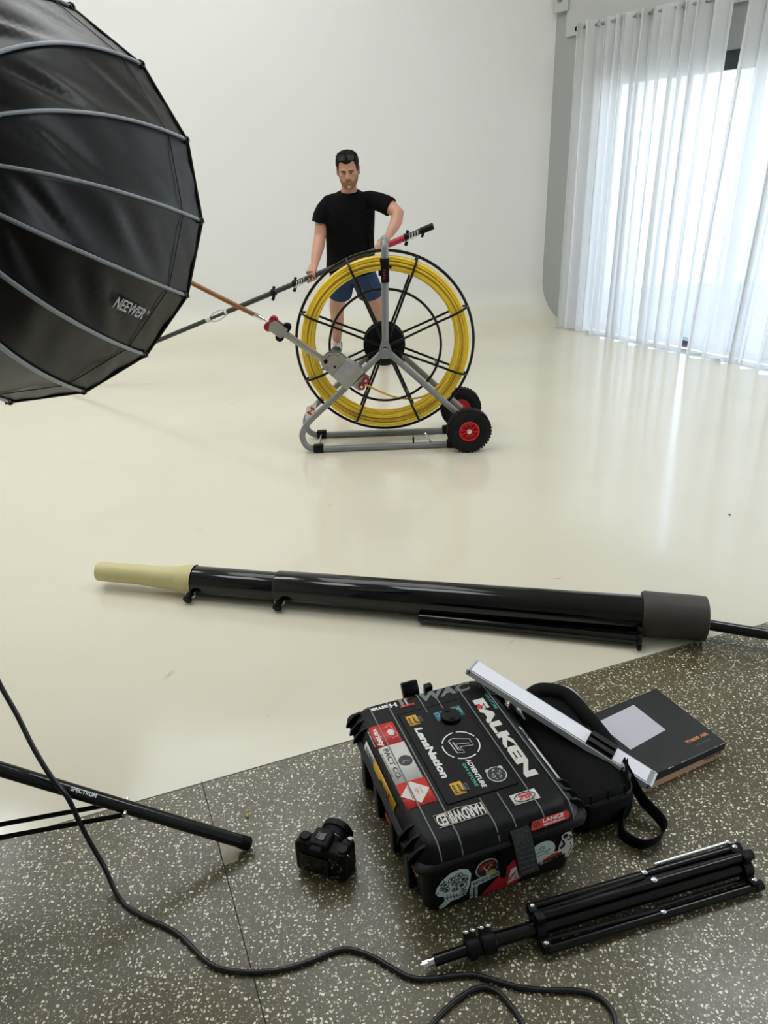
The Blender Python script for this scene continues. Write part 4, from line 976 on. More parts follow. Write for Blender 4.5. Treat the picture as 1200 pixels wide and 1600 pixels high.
# front face stickers: local helper plane, x along the face, z up
FYN = -.2722
def fpt(x, z, o=0): return Vector((x, FYN + .005 - .005 * ((z - .008) / .12) - o, z))
def fpoly(name, m, pts, o=.0008, parent=None):
    mb_ = MB(); mb_.prism([fpt(x, z, o) for x, z in pts], (0, -.0005, 0)); return mb_.build(name, m, parent or case, smooth=False)
def ell(cx_, cz_, rx, rz, n=24, jit=0, seed=1): 
    r_ = random.Random(seed); return [(cx_ + rx * math.cos(2 * PI * k / n) * (1 + r_.uniform(-jit, jit)), cz_ + rz * math.sin(2 * PI * k / n) * (1 + r_.uniform(-jit, jit))) for k in range(n)]
# skull in profile: line drawing
sk = [(-.172, .092), (-.160, .112), (-.140, .128), (-.115, .132), (-.095, .122), (-.086, .102), (-.088, .075), (-.092, .052), (-.098, .035), (-.118, .028), (-.134, .030), (-.150, .016), (-.164, .012), (-.166, .022), (-.152, .036), (-.154, .054), (-.168, .060), (-.176, .074)]
s = fpoly('sticker', M_palev, sk)
mb = MB(); rq = random.Random(8)
for (x, z, r) in ((-.152, .094, .010), (-.136, .104, .008), (-.118, .110, .010), (-.106, .094, .012), (-.128, .088, .007), (-.148, .076, .008), (-.160, .084, .005), (-.110, .074, .014), (-.128, .066, .006), (-.104, .05, .006)):
    mb.tube([fpt(x + r * math.cos(a), z + r * math.sin(a), .0016) for a in [2 * PI * k / 12 for k in range(12)]], .0011, 4, closed=True)
    mb.ball(fpt(x, z, .0014), (r * .45, .0006, r * .45), seg=8)
for k in range(26):
    x = rq.uniform(-.168, -.094); z = rq.uniform(.05, .125)
    if ((x + .13) / .042) ** 2 + ((z - .088) / .038) ** 2 > 1: continue
    a = rq.uniform(0, 6.28); mb.tube(smooth_path([fpt(x, z, .0015), fpt(x + .006 * math.cos(a), z + .006 * math.sin(a), .0015), fpt(x + .010 * math.cos(a + .7), z + .010 * math.sin(a + .7), .0015)], 3), .0009, 4)
for k in range(6): mb.tube([fpt(-.146 + .008 * k, .056 - .002 * k, .0015), fpt(-.144 + .008 * k, .038 - .001 * k, .0015)], .0009, 4)
mb.tube([fpt(-.150, .047, .0015), fpt(-.100, .038, .0015)], .0012, 4)
mb.build('print', M_blv, s)
s = fpoly('sticker', M_palev, ell(-.046, .104, .029, .031))
fpoly('print', mat('dark_brown_print', (58, 30, 26), .5), ell(-.046, .104, .026, .028), .0014, s)
mb = MB()
for (x, z, rx, rz) in ((-.056, .116, .012, .004), (-.040, .120, .013, .004), (-.034, .109, .010, .003), (-.058, .106, .010, .003)): mb.prism([fpt(a_, b_, .0021) for a_, b_ in ell(x, z, rx, rz, 14)], (0, -.0004, 0))
mb.build('print', mat('rust_red_print', (160, 60, 40), .5), s, smooth=False)
mb = MB(); mb.tube([fpt(-.046, .078, .0022), fpt(-.047, .095, .0022), (fpt(-.056, .112, .0022))], .0014, 5); mb.tube([fpt(-.047, .095, .0022), fpt(-.036, .114, .0022)], .0011, 5); mb.build('print', M_palev, s)
mb = MB(); mb.prism([fpt(a_, b_, .0021) for a_, b_ in ell(-.034, .088, .012, .007, 14)], (0, -.0004, 0)); mb.build('print', M_yelv, s, smooth=False)
s = fpoly('sticker', M_palev, [(-.086, .052), (-.086, .075), (-.012, .086), (-.010, .066)], .0022)
mb = MB(); put_text(mb, 'BENDLEBY', fpt(-.048, .070, .0030), Vector((1, 0, .15)), Vector((-.15, 0, 1)), .068, .010, 0, thick=.0006); mb.build('lettering', M_navy, s, smooth=False)
mb = MB(); put_text(mb, 'STEEL', fpt(-.083, .036, .0012), (0, 0, 1), (-1, 0, 0), .042, .009, .03, thick=.0006); put_text(mb, 'SCULPTURE', fpt(-.071, .036, .0012), (0, 0, 1), (-1, 0, 0), .05, .008, .03, thick=.0006); mb.build('white_lettering', M_palev, case, smooth=False)
s = fpoly('sticker', mat('deep_red_vinyl', (176, 26, 34), .4), [(-.058, .012), (.014, .090), (.022, .100), (.086, .076), (.060, .040), (.036, .012)], .0008)
fpoly('print', M_whtcl, [(.012, .022), (.018, .070), (.056, .078), (.054, .032)], .0014, s)
mb = MB(); eX = Vector((.62, 0, .78)); eY = Vector((-.78, 0, .62))
put_text(mb, 'ADVENTURE', fpt(.028, .052, .0022), eX, eY, .050, .008, .02, thick=.0006); put_text(mb, 'ON STORE', fpt(.040, .046, .0022), eX, eY, .036, .006, .02, thick=.0006); mb.build('lettering', mat('deep_red_vinyl'), s, smooth=False)
s = fpoly('sticker', M_palev, [p for p in ell(.100, .092, .036, .038, 30)], .0008)
mb = MB(); mb.tube([fpt(.098 + .008 * math.cos(a), .108 + .005 * math.sin(a), .0016) for a in [k for k in range(0, 7)]], .001, 4)
mb.tube(smooth_path([fpt(.082, .092, .0016), fpt(.096, .097, .0016), (fpt(.11, .092, .0016)), fpt(.122, .097, .0016)], 4), .0014, 4)
mb.tube(smooth_path([fpt(.088, .082, .0016), fpt(.104, .086, .0016), (fpt(.12, .083, .0016))], 4), .001, 4)
for k in range(14):
    a = PI * 1.05 + k * .16; mb.box(fpt(.100 + .031 * math.cos(a), .092 + .033 * math.sin(a), .0016), (.0022, .001, .0032), rot=(0, -a, 0))
mb.build('print', mat('dull_grey_print'), s)
# seated figure sticker with script banner (plain line drawing)
s = fpoly('sticker', M_whtcl, [(.128, .066), (.145, .076), (.146, .098), (.152, .116), (.150, .128), (.160, .137), (.174, .134), (.180, .122), (.176, .112), (.184, .104), (.188, .085), (.184, .066), (.178, .048), (.168, .044), (.166, .062), (.156, .072), (.146, .064)], .0010)
mb = MB(); mb.ball(fpt(.161, .124, .0018), (.007, .0006, .008), seg=10); mb.tube(smooth_path([fpt(.154, .112, .0018), fpt(.160, .098, .0018), (fpt(.150, .086, .0018))], 4), .003, 5); mb.tube(smooth_path([fpt(.166, .108, .0018), fpt(.178, .112, .0018), (fpt(.172, .124, .0018))], 4), .0018, 5); mb.tube(smooth_path([fpt(.176, .096, .0018), fpt(.182, .078, .0018), (fpt(.174, .056, .0018))], 4), .0010, 4)
mb.build('print', M_blv, s)
fpoly('print', M_palev, ell(.164, .086, .011, .008, 14), .0018, s)
s = fpoly('sticker', M_whtcl, [(.098, .048), (.102, .066), (.126, .082), (.160, .076), (.162, .062)], .0014)
fpoly('print', M_orgv, [(.102, .051), (.106, .064), (.128, .077), (.157, .073), (.158, .064)], .0020, s)
mb = MB(); put_text(mb, 'Bombshell', fpt(.131, .063, .0028), Vector((1, 0, .14)), Vector((-.14, 0, 1)), .048, .011, .02, thick=.0006); mb.build('lettering', M_blv, s, smooth=False)
# LANCE MECHANICS on the lid's front edge
lcn = Vector((.118, -.2672, .1885)); lX = Vector((1, 0, 0)); lY = Vector((0, .50, .866)); lN = lX.cross(lY)
def lp2(x, y, o=.0): return lcn + lX * x + lY * y + lN * (o + .0022)
mb = MB(); mb.prism([lp2(-.054, -.008), lp2(-.046, .009), lp2(.044, .010), (lp2(.052, .001)), lp2(.045, -.009), lp2(-.046, -.011)], lN * .0006); s = mb.build('sticker', M_redv, case, smooth=False)
mb = MB(); put_text(mb, 'LANCE', lp2(.008, .0035, .0009), lX, lY, .055, .0085, .03, thick=.0006); put_text(mb, 'MECHANICS', lp2(.008, -.0055, .0009), lX, lY, .055, .0042, .02, thick=.0006); mb.build('lettering', M_wht, s, smooth=False)
mb = MB(); mb.tube([lp2(-.036 + .0078 * math.cos(PI / 3 * k), .0078 * math.sin(PI / 3 * k), .0009) for k in range(6)], .0008, 4, closed=True); mb.tube([lp2(-.039, -.004, .0009), lp2(-.033, .004, .0009)], .0011, 4); mb.build('print', M_blv, s)
# small marks on the left side
mb = MB(); mb.box((-.2245, -.085, .139), (.0012, .035, .010)); mb.build('sticker', mat('deep_red_vinyl'), case)
mb = MB(); mb.lathe([(0, 0), (.020, 0), (.020, .001), (0, .001)], (-.2000, -.205, .095), (-1, 0, 0), 24); s = mb.build('sticker', M_whtcl, case); mb = MB(); mb.box((-.2015, -.21, .09), (.001, .016, .02)); mb.build('print', M_redv, s)
# ---------------------------------------------------------------- camera bag beside the case
M_bag = mat('black_nylon', (7, 7, 8), .8, 0, .2, bump=(160, .3))
bag = thing('camera_bag', 'soft black nylon camera bag between the hard case and the black cardboard box', 'bag', CM @ Vector((.335, .0, 0)), (0, 0, CA))
def bagring(z, hx, hy, r): return rrect(hx, hy, r, z, 6)
mb = MB()
rings = [rrect(.080, .185, .03, 0.0), rrect(.092, .198, .035, .012), rrect(.096, .203, .04, .06), rrect(.094, .200, .04, .11), rrect(.088, .192, .04, .14), rrect(.07, .17, .035, .156), rrect(.03, .12, .02, .160)]
for i, r in enumerate(rings):
    for p in r:
        f = p.z / .16; p.z *= (.82 + .16 * (p.y / .2)); p.x += .004 * math.sin(p.y * 40 + p.z * 30) * f
loft(mb, rings)
mb.build('body', M_bag, bag, sharp=60)
mb = MB(); mb.tube([Vector((p.x * 1.02, p.y * 1.01, p.z + .002)) for p in rings[4]], .0035, 6, closed=True); mb.build('zip_piping', M_blkp, bag)
mb = MB()
for k in range(3): mb.tube([Vector((-.05 + .05 * k + .004 * math.sin(v), -.195, .02 + .028 * v)) for v in range(5)], .003, 5)
mb.box((.0, -.2, .06), (.12, .018, .085), bevel=.008); mb.build('front_pocket', M_bag, bag)
# padded handle at the back, its highlight painted as a pale strip
mb = MB()
hp = smooth_path([(-.035, .185, .125), (-.005, .192, .150), (.032, .184, .162), (.082, .146, .158), (.101, .075, .140), (.118, .015, .112), (.135, -.03, .078)], 6)
mb.tube(hp, [(.021, .011)] * len(hp), 12, up=(0, 0, 1)); ho = mb.build('padded_handle', M_bag, bag)
mb = MB(); mb.tube([p + Vector((.021, .006, .004)) for p in hp[7:24]], [(.0035 * math.sin(PI * min(1, max(0.1, k / 16))), .003) for k in range(17)], 8); mb.build('handle_highlight', mat('highlight_white', (220, 220, 220), .35), ho)
mb = MB(); mb.ball((-.02, .165, .125), (.055, .045, .028), rot=(.2, .1, .3)); mb.build('side_flap', M_bag, bag)
# pale strip and crinkled wrap tucked between case and bag
rw = random.Random(12); wp = {}
def wf(u, v):
    k = (round(u * 9), round(v * 4))
    if k not in wp: wp[k] = Vector((rw.uniform(-.007, .007), rw.uniform(-.006, .006), rw.uniform(-.007, .007)))
    return Vector((.238 + .022 * v, .262 - .16 * u, .205 - .035 * v - .03 * u)) + wp[k]
mb = MB(); mb.grid(wf, 10, 5); wr = mb.build('plastic_wrap', mat('silvery_wrap', (205, 206, 208), .25, .35), smooth=False, solid=.0006)
wr.data.transform(CM); tag(wr, 'crumpled silvery plastic wrap poking up between the hard case and camera bag', 'wrap')
# shoulder strap loop lying on edge on the floor
sp = [Vector(p) for p in PTS['strap']]
st = [Vector((.62, 1.50, .12)), Vector((.603, 1.43, .07)), Vector((.578, 1.372, .024)), Vector((.586, 1.343, .021)), Vector((.618, 1.322, .021)), Vector((.660, 1.335, .021)), Vector((.690, 1.366, .022)), Vector((.686, 1.395, .03)), Vector((.655, 1.435, .05)), Vector((.632, 1.475, .085)), Vector((.615, 1.51, .115))]
path = smooth_path(st, 6); mb = MB()
n = len(path); A = []; B = []
for i, p in enumerate(path):
    f = min(1, max(0, i / n)); w = .0235
    tl_ = Vector((.10, -.25, 1)).normalized()
    A.append(p - tl_ * w); B.append(p + tl_ * w)
mb.grid(lambda u, v: (A if v < .5 else B)[round(u * (n - 1))], n, 2)
mb.build('webbing_strap', M_bag, bag, world=True, solid=.0022, off=0, sharp=60)

# ---------------------------------------------------------------- LED tube light resting on bag and box
la, lb_ = [Vector(p) for p in PTS['lightbar']]
la = la + Vector((.008, -.008, -.012)); 
ld = (lb_ - la).normalized(); Llen = (lb_ - la).length + .012
lw = Vector((0, 0, 1)).cross(ld).normalized(); lu = ld.cross(lw).normalized()
if lu.z < 0: lu = -lu
bar = thing('led_light_bar', 'flat silver LED light bar leaning across the black bag onto the cardboard box', 'light bar', lb_ - lu * .02)
def LB(a, w, h): return la + ld * a + lw * w + lu * h
def lbox(mb, a0, a1, w0, w1, h0, h1):
    mb.prism([LB(a0, w0, h0), LB(a0, w1, h0), LB(a0, w1, h1), LB(a0, w0, h1)], ld * (a1 - a0))
mb = MB(); lbox(mb, 0, Llen, -.024, .024, -.010, .008); mb.build('aluminium_body', mat('bar_aluminium', (150, 152, 156), .35, .6), bar, world=True, smooth=False)
mb = MB(); lbox(mb, .006, Llen * .66, -.0235, .0235, .008, .0105); lbox(mb, Llen * .80, Llen - .014, -.0235, .0235, .008, .0105); mb.build('satin_face', mat('satin_silver', (232, 232, 238), .45, .15), bar, world=True, smooth=False)
m = mat('clear_acrylic', (205, 208, 214), .08, 0, .8); mb = MB()
for w0 in (-.0285, .0245): lbox(mb, .0, Llen, w0, w0 + .004, -.011, .0085)
lbox(mb, -.005, .001, -.0285, .0285, -.011, .0085); lbox(mb, Llen - .001, Llen + .005, -.0285, .0285, -.011, .0085)
mb.build('clear_edge', m, bar, world=True, smooth=False)
mb = MB(); lbox(mb, Llen * .66, Llen * .80, -.024, .024, .008, .0125); lbox(mb, Llen * .665, Llen * .795, -.019, -.004, .0125, .021); lbox(mb, Llen * .665, Llen * .795, .002, .019, .0125, .025)
mb.build('battery_clip', mat('piano_black', (14, 14, 15), .18, 0, .6), bar, world=True, smooth=False)
for (a_, w_) in ((Llen - .004, -.0265), (Llen - .004, .0265), (.004, -.0265), (Llen * .86, -.0265)):
    mb = MB(); mb.tube([LB(a_, w_, -.006), LB(a_, w_, .010)], .0028, 8); mb.build('screw', M_chrome, bar, world=True)

# ---------------------------------------------------------------- cardboard box
bF, bR, bL = Vector(PTS['box'][2]), Vector(PTS['box'][1]), Vector(PTS['box'][3]); bF.z = bR.z = bL.z = 0
bx = (bR - bF); BWd = bx.length; bx.normalize(); by = Vector((-bx.y, bx.x, 0)); BDp = .275
M_card = mat('tan_cardboard', (188, 150, 116), .75, var=(20, .08)); M_bcard = mat('black_printed_card', (20, 22, 24), .38, 0, .5, var=(14, .2), bump=(18, .2))
box = thing('cardboard_box', 'flat black printed cardboard box with tan lower side and a blank white label', 'box', bF, (0, 0, math.atan2(bx.y, bx.x)))
mb = MB(); mb.box((BWd / 2, BDp / 2, .018), (BWd - .004, BDp - .004, .036)); mb.build('tray', M_card, box, smooth=False)
mb = MB(); mb.box((BWd / 2, BDp / 2, .037), (BWd, BDp, .028), bevel=.002, seg=1)
mb.build('lid', M_bcard, box)
mb = MB(); rq = random.Random(2)
for (p, q) in (((0, 0), (1, 0)), ((1, 0), (1, 1)), ((1, 1), (0, 1))):
    n = 14
    for k in range(n):
        if rq.random() < (.75 if p != (0, 0) else .45):
            u0 = k / n; u1 = (k + rq.uniform(.5, 1)) / n
            P = lambda u: Vector(((p[0] + (q[0] - p[0]) * u) * BWd, (p[1] + (q[1] - p[1]) * u) * BDp, .0508 - .0003))
            mb.tube([P(u0), P(u1)], rq.uniform(.0006, .0016), 5)
mb.build('worn_edge', mat('worn_card_edge', (186, 184, 178), .7), box)
BMi = wm(box).inverted(); lb4 = [BMi @ Vector(p) for p in PTS['lab']]
mb = MB(); mb.prism([(p.x, p.y, .0512) for p in lb4], (0, 0, .0005)); mb.build('paper_label', mat('lilac_paper', (196, 194, 204), .6), box, smooth=False)
mb = MB(); put_text(mb, 'YN600 AIR', (BWd - .062, .052, .0514), (1, 0, 0), (0, 1, 0), .085, .012, .03, thick=.0004); mb.build('orange_lettering', mat('orange_print', (216, 140, 84), .5), box, smooth=False)
mb = MB(); put_text(mb, 'LED LIGHT', (BWd - .058, .030, .0514), (1, 0, 0), (0, 1, 0), .060, .0055, .0, thick=.0004)
put_text(mb, 'YONGNUO', (.046, BDp - .050, .0514), (1, 0, 0), (0, 1, 0), .075, .010, .02, thick=.0004); mb.build('grey_lettering', mat('box_grey_print', (112, 100, 92), .5), box, smooth=False)
mb = MB(); put_text(mb, 'YN600 AIR', (BWd - .046, -.0002 + .002, .0175), (1, 0, 0), (0, 0, 1), .074, .0075, .03, thick=.0006); put_text(mb, 'Pro LED', (BWd - .046, -.0002 + .002, .008), (1, 0, 0), (0, 0, 1), .04, .004, .0, thick=.0006)
mb.build('side_lettering', M_blv, box, smooth=False)

# ---------------------------------------------------------------- mirrorless/DSLR camera standing on the floor
cl = Vector((-.252, 1.300, 0)); cr_ = Vector((-.118, 1.246, 0)); cx_d = (cr_ - cl).normalized(); ca = math.atan2(cx_d.y, cx_d.x)
dslr = thing('photo_camera', 'black camera with lens standing on the speckled floor left of the hard case', 'camera', (cl + cr_) / 2 + Vector((.002, .030, 0)), (0, 0, ca))
M_cam = mat('camera_body', (7, 7, 8), .5, 0, .25, bump=(200, .35)); M_lcd = mat('camera_screen', (6, 7, 10), .12, 0, .6)
mb = MB(); 
mb.box((0, 0, .046), (.138, .045, .092), bevel=.010, seg=3); mb.box((.055, .018, .045), (.032, .055, .088), bevel=.012, seg=3); mb.box((-.002, .004, .096), (.052, .056, .030), bevel=.009, seg=3); mb.box((-.04, .0, .090), (.045, .038, .014), bevel=.005)
remesh(mb, 'body', M_cam, dslr, .0022, 3, world=False)
mb = MB(); mb.box((-.014, -.0245, .041), (.078, .006, .056), bevel=.002); sc = mb.build('screen', M_lcd, dslr)
mb = MB(); mb.box((-.002, -.030, .098), (.030, .016, .020), bevel=.004); mb.build('viewfinder', M_rub, dslr)
mb = MB(); mb.box((-.011, .003, .1125), (.003, .020, .003)); mb.box((.007, .003, .1125), (.003, .020, .003)); mb.box((-.002, .003, .1115), (.021, .020, .001)); mb.build('hot_shoe', mat('dull_steel', (70, 70, 72), .35, .8), dslr)
mb = MB(); mb.lathe([(0, 0), (.0125, 0), (.0125, .009), (.0115, .011), (0, .011)], (-.045, .0, .094), (0, 0, 1), 24)
for k in range(20):
    a = 2 * PI * k / 20; mb.box((-.045 + .0125 * math.cos(a), .0125 * math.sin(a), .099), (.0016, .0016, .008), rot=(0, 0, a))
mb.build('mode_dial', M_blkp, dslr)
mb = MB(); mb.lathe([(0, 0), (.011, 0), (.011, .008), (0, .008)], (.056, -.002, .088), (0, 0, 1), 20); mb.build('rear_dial', M_blkp, dslr)
mb = MB(); mb.lathe([(0, 0), (.006, 0), (.006, .006), (0, .006)], (.060, .034, .088), (0, .2, 1), 16); mb.build('shutter_button', M_chrome, dslr)
for (x, z) in ((.036, .066), (.046, .070), (.036, .052), (.052, .040), (.050, .022), (.040, .014), (.058, .055)):
    mb = MB(); mb.lathe([(0, 0), (.0035, 0), (.0035, -.002), (0, -.003)], (x, -.0225, z), (0, 1, 0), 12); mb.build('button', mat('button_grey', (60, 60, 60), .35), dslr)
mb = MB()
for (x, z) in ((.040, .060), (.030, .071), (.050, .064), (.034, .046), (.048, .030), (.046, .017), (.032, .012), (.058, .047)): mb.box((x, -.0235, z), (.003, .0008, .0012), rot=(0, .4, 0))
mb.build('button_marks', mat('white_print', (210, 214, 212), .5), dslr, smooth=False)
mb = MB(); mb.torus((.048, -.0235, .040), (0, 1, 0), .010, .002, 24, 6); mb.build('control_wheel', M_blkp, dslr)
for sg in (-1, 1):
    mb = MB(); mb.torus((sg * .069, -.004, .078), (0, 1, .2), .005, .0012, 14, 5); mb.build('strap_lug', M_chrome, dslr)
mb = MB(); mb.lathe([(.030, .018), (.036, .024), (.037, .040), (.0385, .044), (.0385, .058), (.037, .060), (.037, .063), (.041, .066), (.042, .082), (.036, .084), (.034, .078), (.0, .072)], (.004, .0, .050), (0, 1, 0), 40)
for k in range(44):
    a = 2 * PI * k / 44; mb.box((.004 + .0388 * math.cos(a), .051, .050 + .0388 * math.sin(a)), (.0022, .014, .0022), rot=(0, -a, 0))
ln = mb.build('lens', M_blkp, dslr)
mb = MB(); mb.torus((.004, .041, .050), (0, 1, 0), .0372, .0010, 40, 5); mb.build('lens_ring', mat('dull_silver', (150, 150, 150), .3, .8), ln)

# ---------------------------------------------------------------- folded light stand
sa = Vector((.0455, 1.0326, 0)); sbb = Vector((.8445, 1.2405, 0)); sd = (sbb - sa).normalized(); sang = math.atan2(sd.y, sd.x)
fs = thing('folded_light_stand', 'folded black light stand lying on the floor in front of the hard case', 'light stand', sa, (0, 0, sang))
M_fs = mat('stand_gloss_black', (6, 6, 7), .22, 0, .35)
def scr(mb, x, y, z, r=.0038, ax=(0, 0, 1)):
    mb.lathe([(r + .002, -.001), (r + .002, .001), (r, .0025), (0, .003)], (x, y, z), ax, 14)
CZs = .036
mb = MB(); mb.tube([(-.004, 0, CZs - .012), (.004, 0, CZs - .011)], .0045, 12); mb.tube([(.0, 0, CZs - .011), (.012, 0, CZs - .0105)], .0075, 6); mb.tube([(.012, 0, CZs - .010), (.026, 0, CZs - .009)], .0095, 16); mb.build('spigot', M_chrome, fs)
mb = MB(); mb.tube([(.026, 0, CZs - .009), (.115, 0, CZs - .003)], .0125, 20); mb.build('top_section', M_fs, fs)
mb = MB(); mb.tube([(.16, 0, CZs), (.262, 0, CZs)], .0165, 20); mb.build('middle_section', M_fs, fs)
for (x, r) in ((.100, .021), (.136, .0235)):
    mb = MB(); mb.lathe([(0, 0), (r - .003, 0), (r, .003), (r, .029), (r - .003, .032), (0, .032)], (x, 0, CZs - .002), (1, 0, 0), 24); mb.box((x + .016, .021, CZs + .012), (.028, .016, .020), rot=(.5, 0, 0), bevel=.004); mb.box((x + .016, -.006, CZs - .022), (.022, .014, .018), bevel=.004)
    kc = mb.build('clamp_collar', M_blkp, fs)
    for xx in (.008, .024):
        mb = MB(); scr(mb, x + xx, .022, CZs + .023); mb.build('screw', M_chrome, kc)
mb = MB(); mb.tube([(.25, 0, CZs), (.80, 0, CZs)], .0175, 20); mb.build('column', M_fs, fs)
# spreader heads and three leg bundles
for (x0, nm) in ((.262, 'shoulder_casting'), (.800, 'hub_casting')):
    mb = MB(); mb.tube([(x0, 0, CZs), (x0 + .022, 0, CZs)], .026, 20)
    for (y, z) in ((.034, CZs + .012), (-.036, .022), (.0, CZs + .03)):
        mb.box((x0 + .011, y, z), (.022, .026, .026), bevel=.005)
    kc = mb.build(nm, M_blkp, fs)
    for (yy, zz) in ((.036, CZs + .0265), (-.038, .0365)):
        mb = MB(); scr(mb, x0 + .011, yy, zz); mb.build('screw', M_chrome, kc)
for (y, z, xs) in ((.040, CZs + .012, 0), (-.042, .017, 0), (.004, CZs + .030, .0)):
    mb = MB(); mb.tube([(.275, y, z), (.818, y * 1.02, z)], .0105, 16); lg = mb.build('leg', M_fs, fs)
    mb = MB(); mb.tube([(.812, y * 1.02, z), (.832, y * 1.02, z)], .012, 16); mb.build('rubber_foot', M_rub, lg)
    mb = MB(); mb.tube([(.285, y * .55, z + .006), (.56, y * .8, z + .008)], [(.006, .003)] * 2, 8); mb.tube([(.56, y * .62, z + .005), (.81, y * .55, z + .004)], [(.006, .003)] * 2, 8); mb.build('brace', M_blkp, fs)
    mb = MB(); scr(mb, .565, y, z + .0105, .005); mb.build('screw', M_chrome, lg)
mb = MB(); mb.tube([(.60, .052, CZs + .022), (.80, .054, CZs + .022)], .005, 10); mb.ball((.805, .054, CZs + .022), .007, seg=10); mb.build('stay_rod', M_chrome, fs)

# scratches worn into the white floor
mb = MB()
for (x0, y0, x1, y1, w) in SCR:
    a_ = Vector((x0, y0, .0006)); c_ = Vector((x1, y1, .0006)); d_ = (c_ - a_).normalized(); n_ = Vector((-d_.y, d_.x, 0)) * w
    mb.bm.faces.new([mb.bm.verts.new(p) for p in (a_, (a_ + c_) / 2 + n_, c_, (a_ + c_) / 2 - n_)])
struct(mb.build('trim_6', mat('scratch_grey', (166, 158, 138), .7), smooth=False))
# small litter on the floor
for (p, nm, mm_, lab_) in ((PTS['specks'][0], 'green_chip', mat('green_plastic', (40, 110, 60), .5), 'tiny green plastic chip on the speckled floor above the stand leg'), (PTS['specks'][1], 'yellow_chip', mat('yellow_plastic', (196, 180, 40), .5), 'tiny yellow plastic chip beside the pale floor patch'), (PTS['specks'][3], 'dark_crumb', M_blkp, 'small dark crumb lying on the white floor at far right')):
    mb = MB(); mb.box((p[0], p[1], .0035), (.007, .010, .006), rot=(.1, .2, .6), bevel=.0015); o = mb.build(nm, mm_); tag(o, lab_, 'debris')
# ---------------------------------------------------------------- the man
man = thing('person', 'person in black t-shirt and blue shorts leaning behind the reel, gripping the long black pole', 'person', (-.17, 6.65, 0))
m, nt, b, N, L = node_mat('skin')
tc = N('ShaderNodeTexCoord'); n1 = N('ShaderNodeTexNoise'); n1.inputs['Scale'].default_value = 9; n1.inputs['Detail'].default_value = 3; L(tc.outputs['Object'], n1.inputs['Vector'])
cr = N('ShaderNodeValToRGB'); cr.color_ramp.elements[0].color = lin((172, 122, 100)); cr.color_ramp.elements[1].color = lin((200, 152, 128)); L(n1.outputs['Fac'], cr.inputs[0]); L(cr.outputs[0], b.inputs['Base Color'])
b.inputs['Roughness'].default_value = .5; b.inputs['Subsurface Weight'].default_value = .12; b.inputs['Subsurface Radius'].default_value = (.02, .008, .004); b.inputs['Subsurface Scale'].default_value = .3
M_skin = m
HC = Vector((-.1646, 5.93, 1.548)); HS = .95
HR = Matrix.Rotation(math.radians(-4), 3, 'Y') @ Matrix.Rotation(math.radians(13), 3, 'X') @ Matrix.Rotation(math.radians(-3), 3, 'Z')
def hp_(x, y, z): return HC + HR @ (Vector((x, y, z)) * HS)
LEV = [(-.122, .014, -.070, -.050), (-.116, .028, -.082, -.035), (-.104, .042, -.090, -.01), (-.085, .055, -.092, .02), (-.06, .063, -.091, .045), (-.03, .069, -.090, .07), (0, .072, -.087, .086), (.03, .0755, -.091, .095), (.06, .076, -.088, .098), (.085, .071, -.076, .092), (.105, .057, -.054, .074), (.118, .034, -.028, .046), (.123, .008, .0, .02)]
LEV = [(z_, w_ * 1.05, f_, b_) for z_, w_, f_, b_ in LEV]
def lev(z):
    if z <= LEV[0][0]: return LEV[0][1:]
    for i in range(len(LEV) - 1):
        a, c = LEV[i], LEV[i + 1]
        if a[0] <= z <= c[0]:
            t = (z - a[0]) / (c[0] - a[0]); return tuple(a[k] * (1 - t) + c[k] * t for k in (1, 2, 3))
    return LEV[-1][1:]
def hsurf(ang, z, ex=0.0):
    """ang 0 = face front (-y), going round; superellipse section"""
    w, f, bk = lev(z); cx_, cy_ = 0, (f + bk) / 2 * .9; dep_f = cy_ - f; dep_b = bk - cy_
    s, c = math.sin(ang), math.cos(ang); e = .85
    x = (w + ex) * math.copysign(abs(s) ** e, s); y = cy_ - (dep_f + ex if c > 0 else dep_b + ex) * math.copysign(abs(c) ** e, c)
    return x, y
def head_loft(mb, ex=0):
    R = []
    for z, *_ in LEV: R.append([hp_(*hsurf(2 * PI * k / 36, z, ex), z) for k in range(36)])
    loft(mb, R)
body = MB()
head_loft(body)
# nose, brow ridge, cheekbones, lips, ears
body.tube([hp_(0, -.090, .012), hp_(0, -.098, -.008), hp_(0, -.111, -.030)], [(.008), (.009), (.0115)], 10)
body.ball(hp_(0, -.107, -.033), (.012, .010, .009)); body.ball(hp_(.011, -.099, -.035), (.008, .009, .007)); body.ball(hp_(-.011, -.099, -.035), (.008, .009, .007))
for s in (-1, 1):
    body.tube([hp_(.010 * s, -.092, .018), hp_(.032 * s, -.088, .022), hp_(.052 * s, -.072, .016)], .008, 8)
    body.ball(hp_(.046 * s, -.066, -.022), (.018, .014, .014)); body.ball(hp_(.081 * s, .004, -.008), (.009, .017, .030), rot=HR @ Matrix.Rotation(.35 * s, 3, 'Z')); body.ball(hp_(.086 * s, .008, .006), (.008, .012, .017))
    body.ball(hp_(.072 * s, .002, -.030), (.006, .008, .010))
body.ball(hp_(0, -.090, -.064), (.022, .010, .009)); body.ball(hp_(0, -.087, -.100), (.020, .014, .014))
# neck and torso core
body.tube([(-.166, 5.955, 1.485), (-.167, 5.985, 1.43), (-.168, 6.0, 1.38), (-.168, 6.01, 1.33)], [.054, .056, .068, .10], 18)
body.tube([(-.168, 6.01, 1.35), (-.178, 6.04, 1.2), (-.182, 6.10, 1.0), (-.184, 6.16, .88), (-.18, 6.2, .78)], [(.12, .07), (.165, .10), (.155, .10), (.155, .10), (.15, .10)], 20)
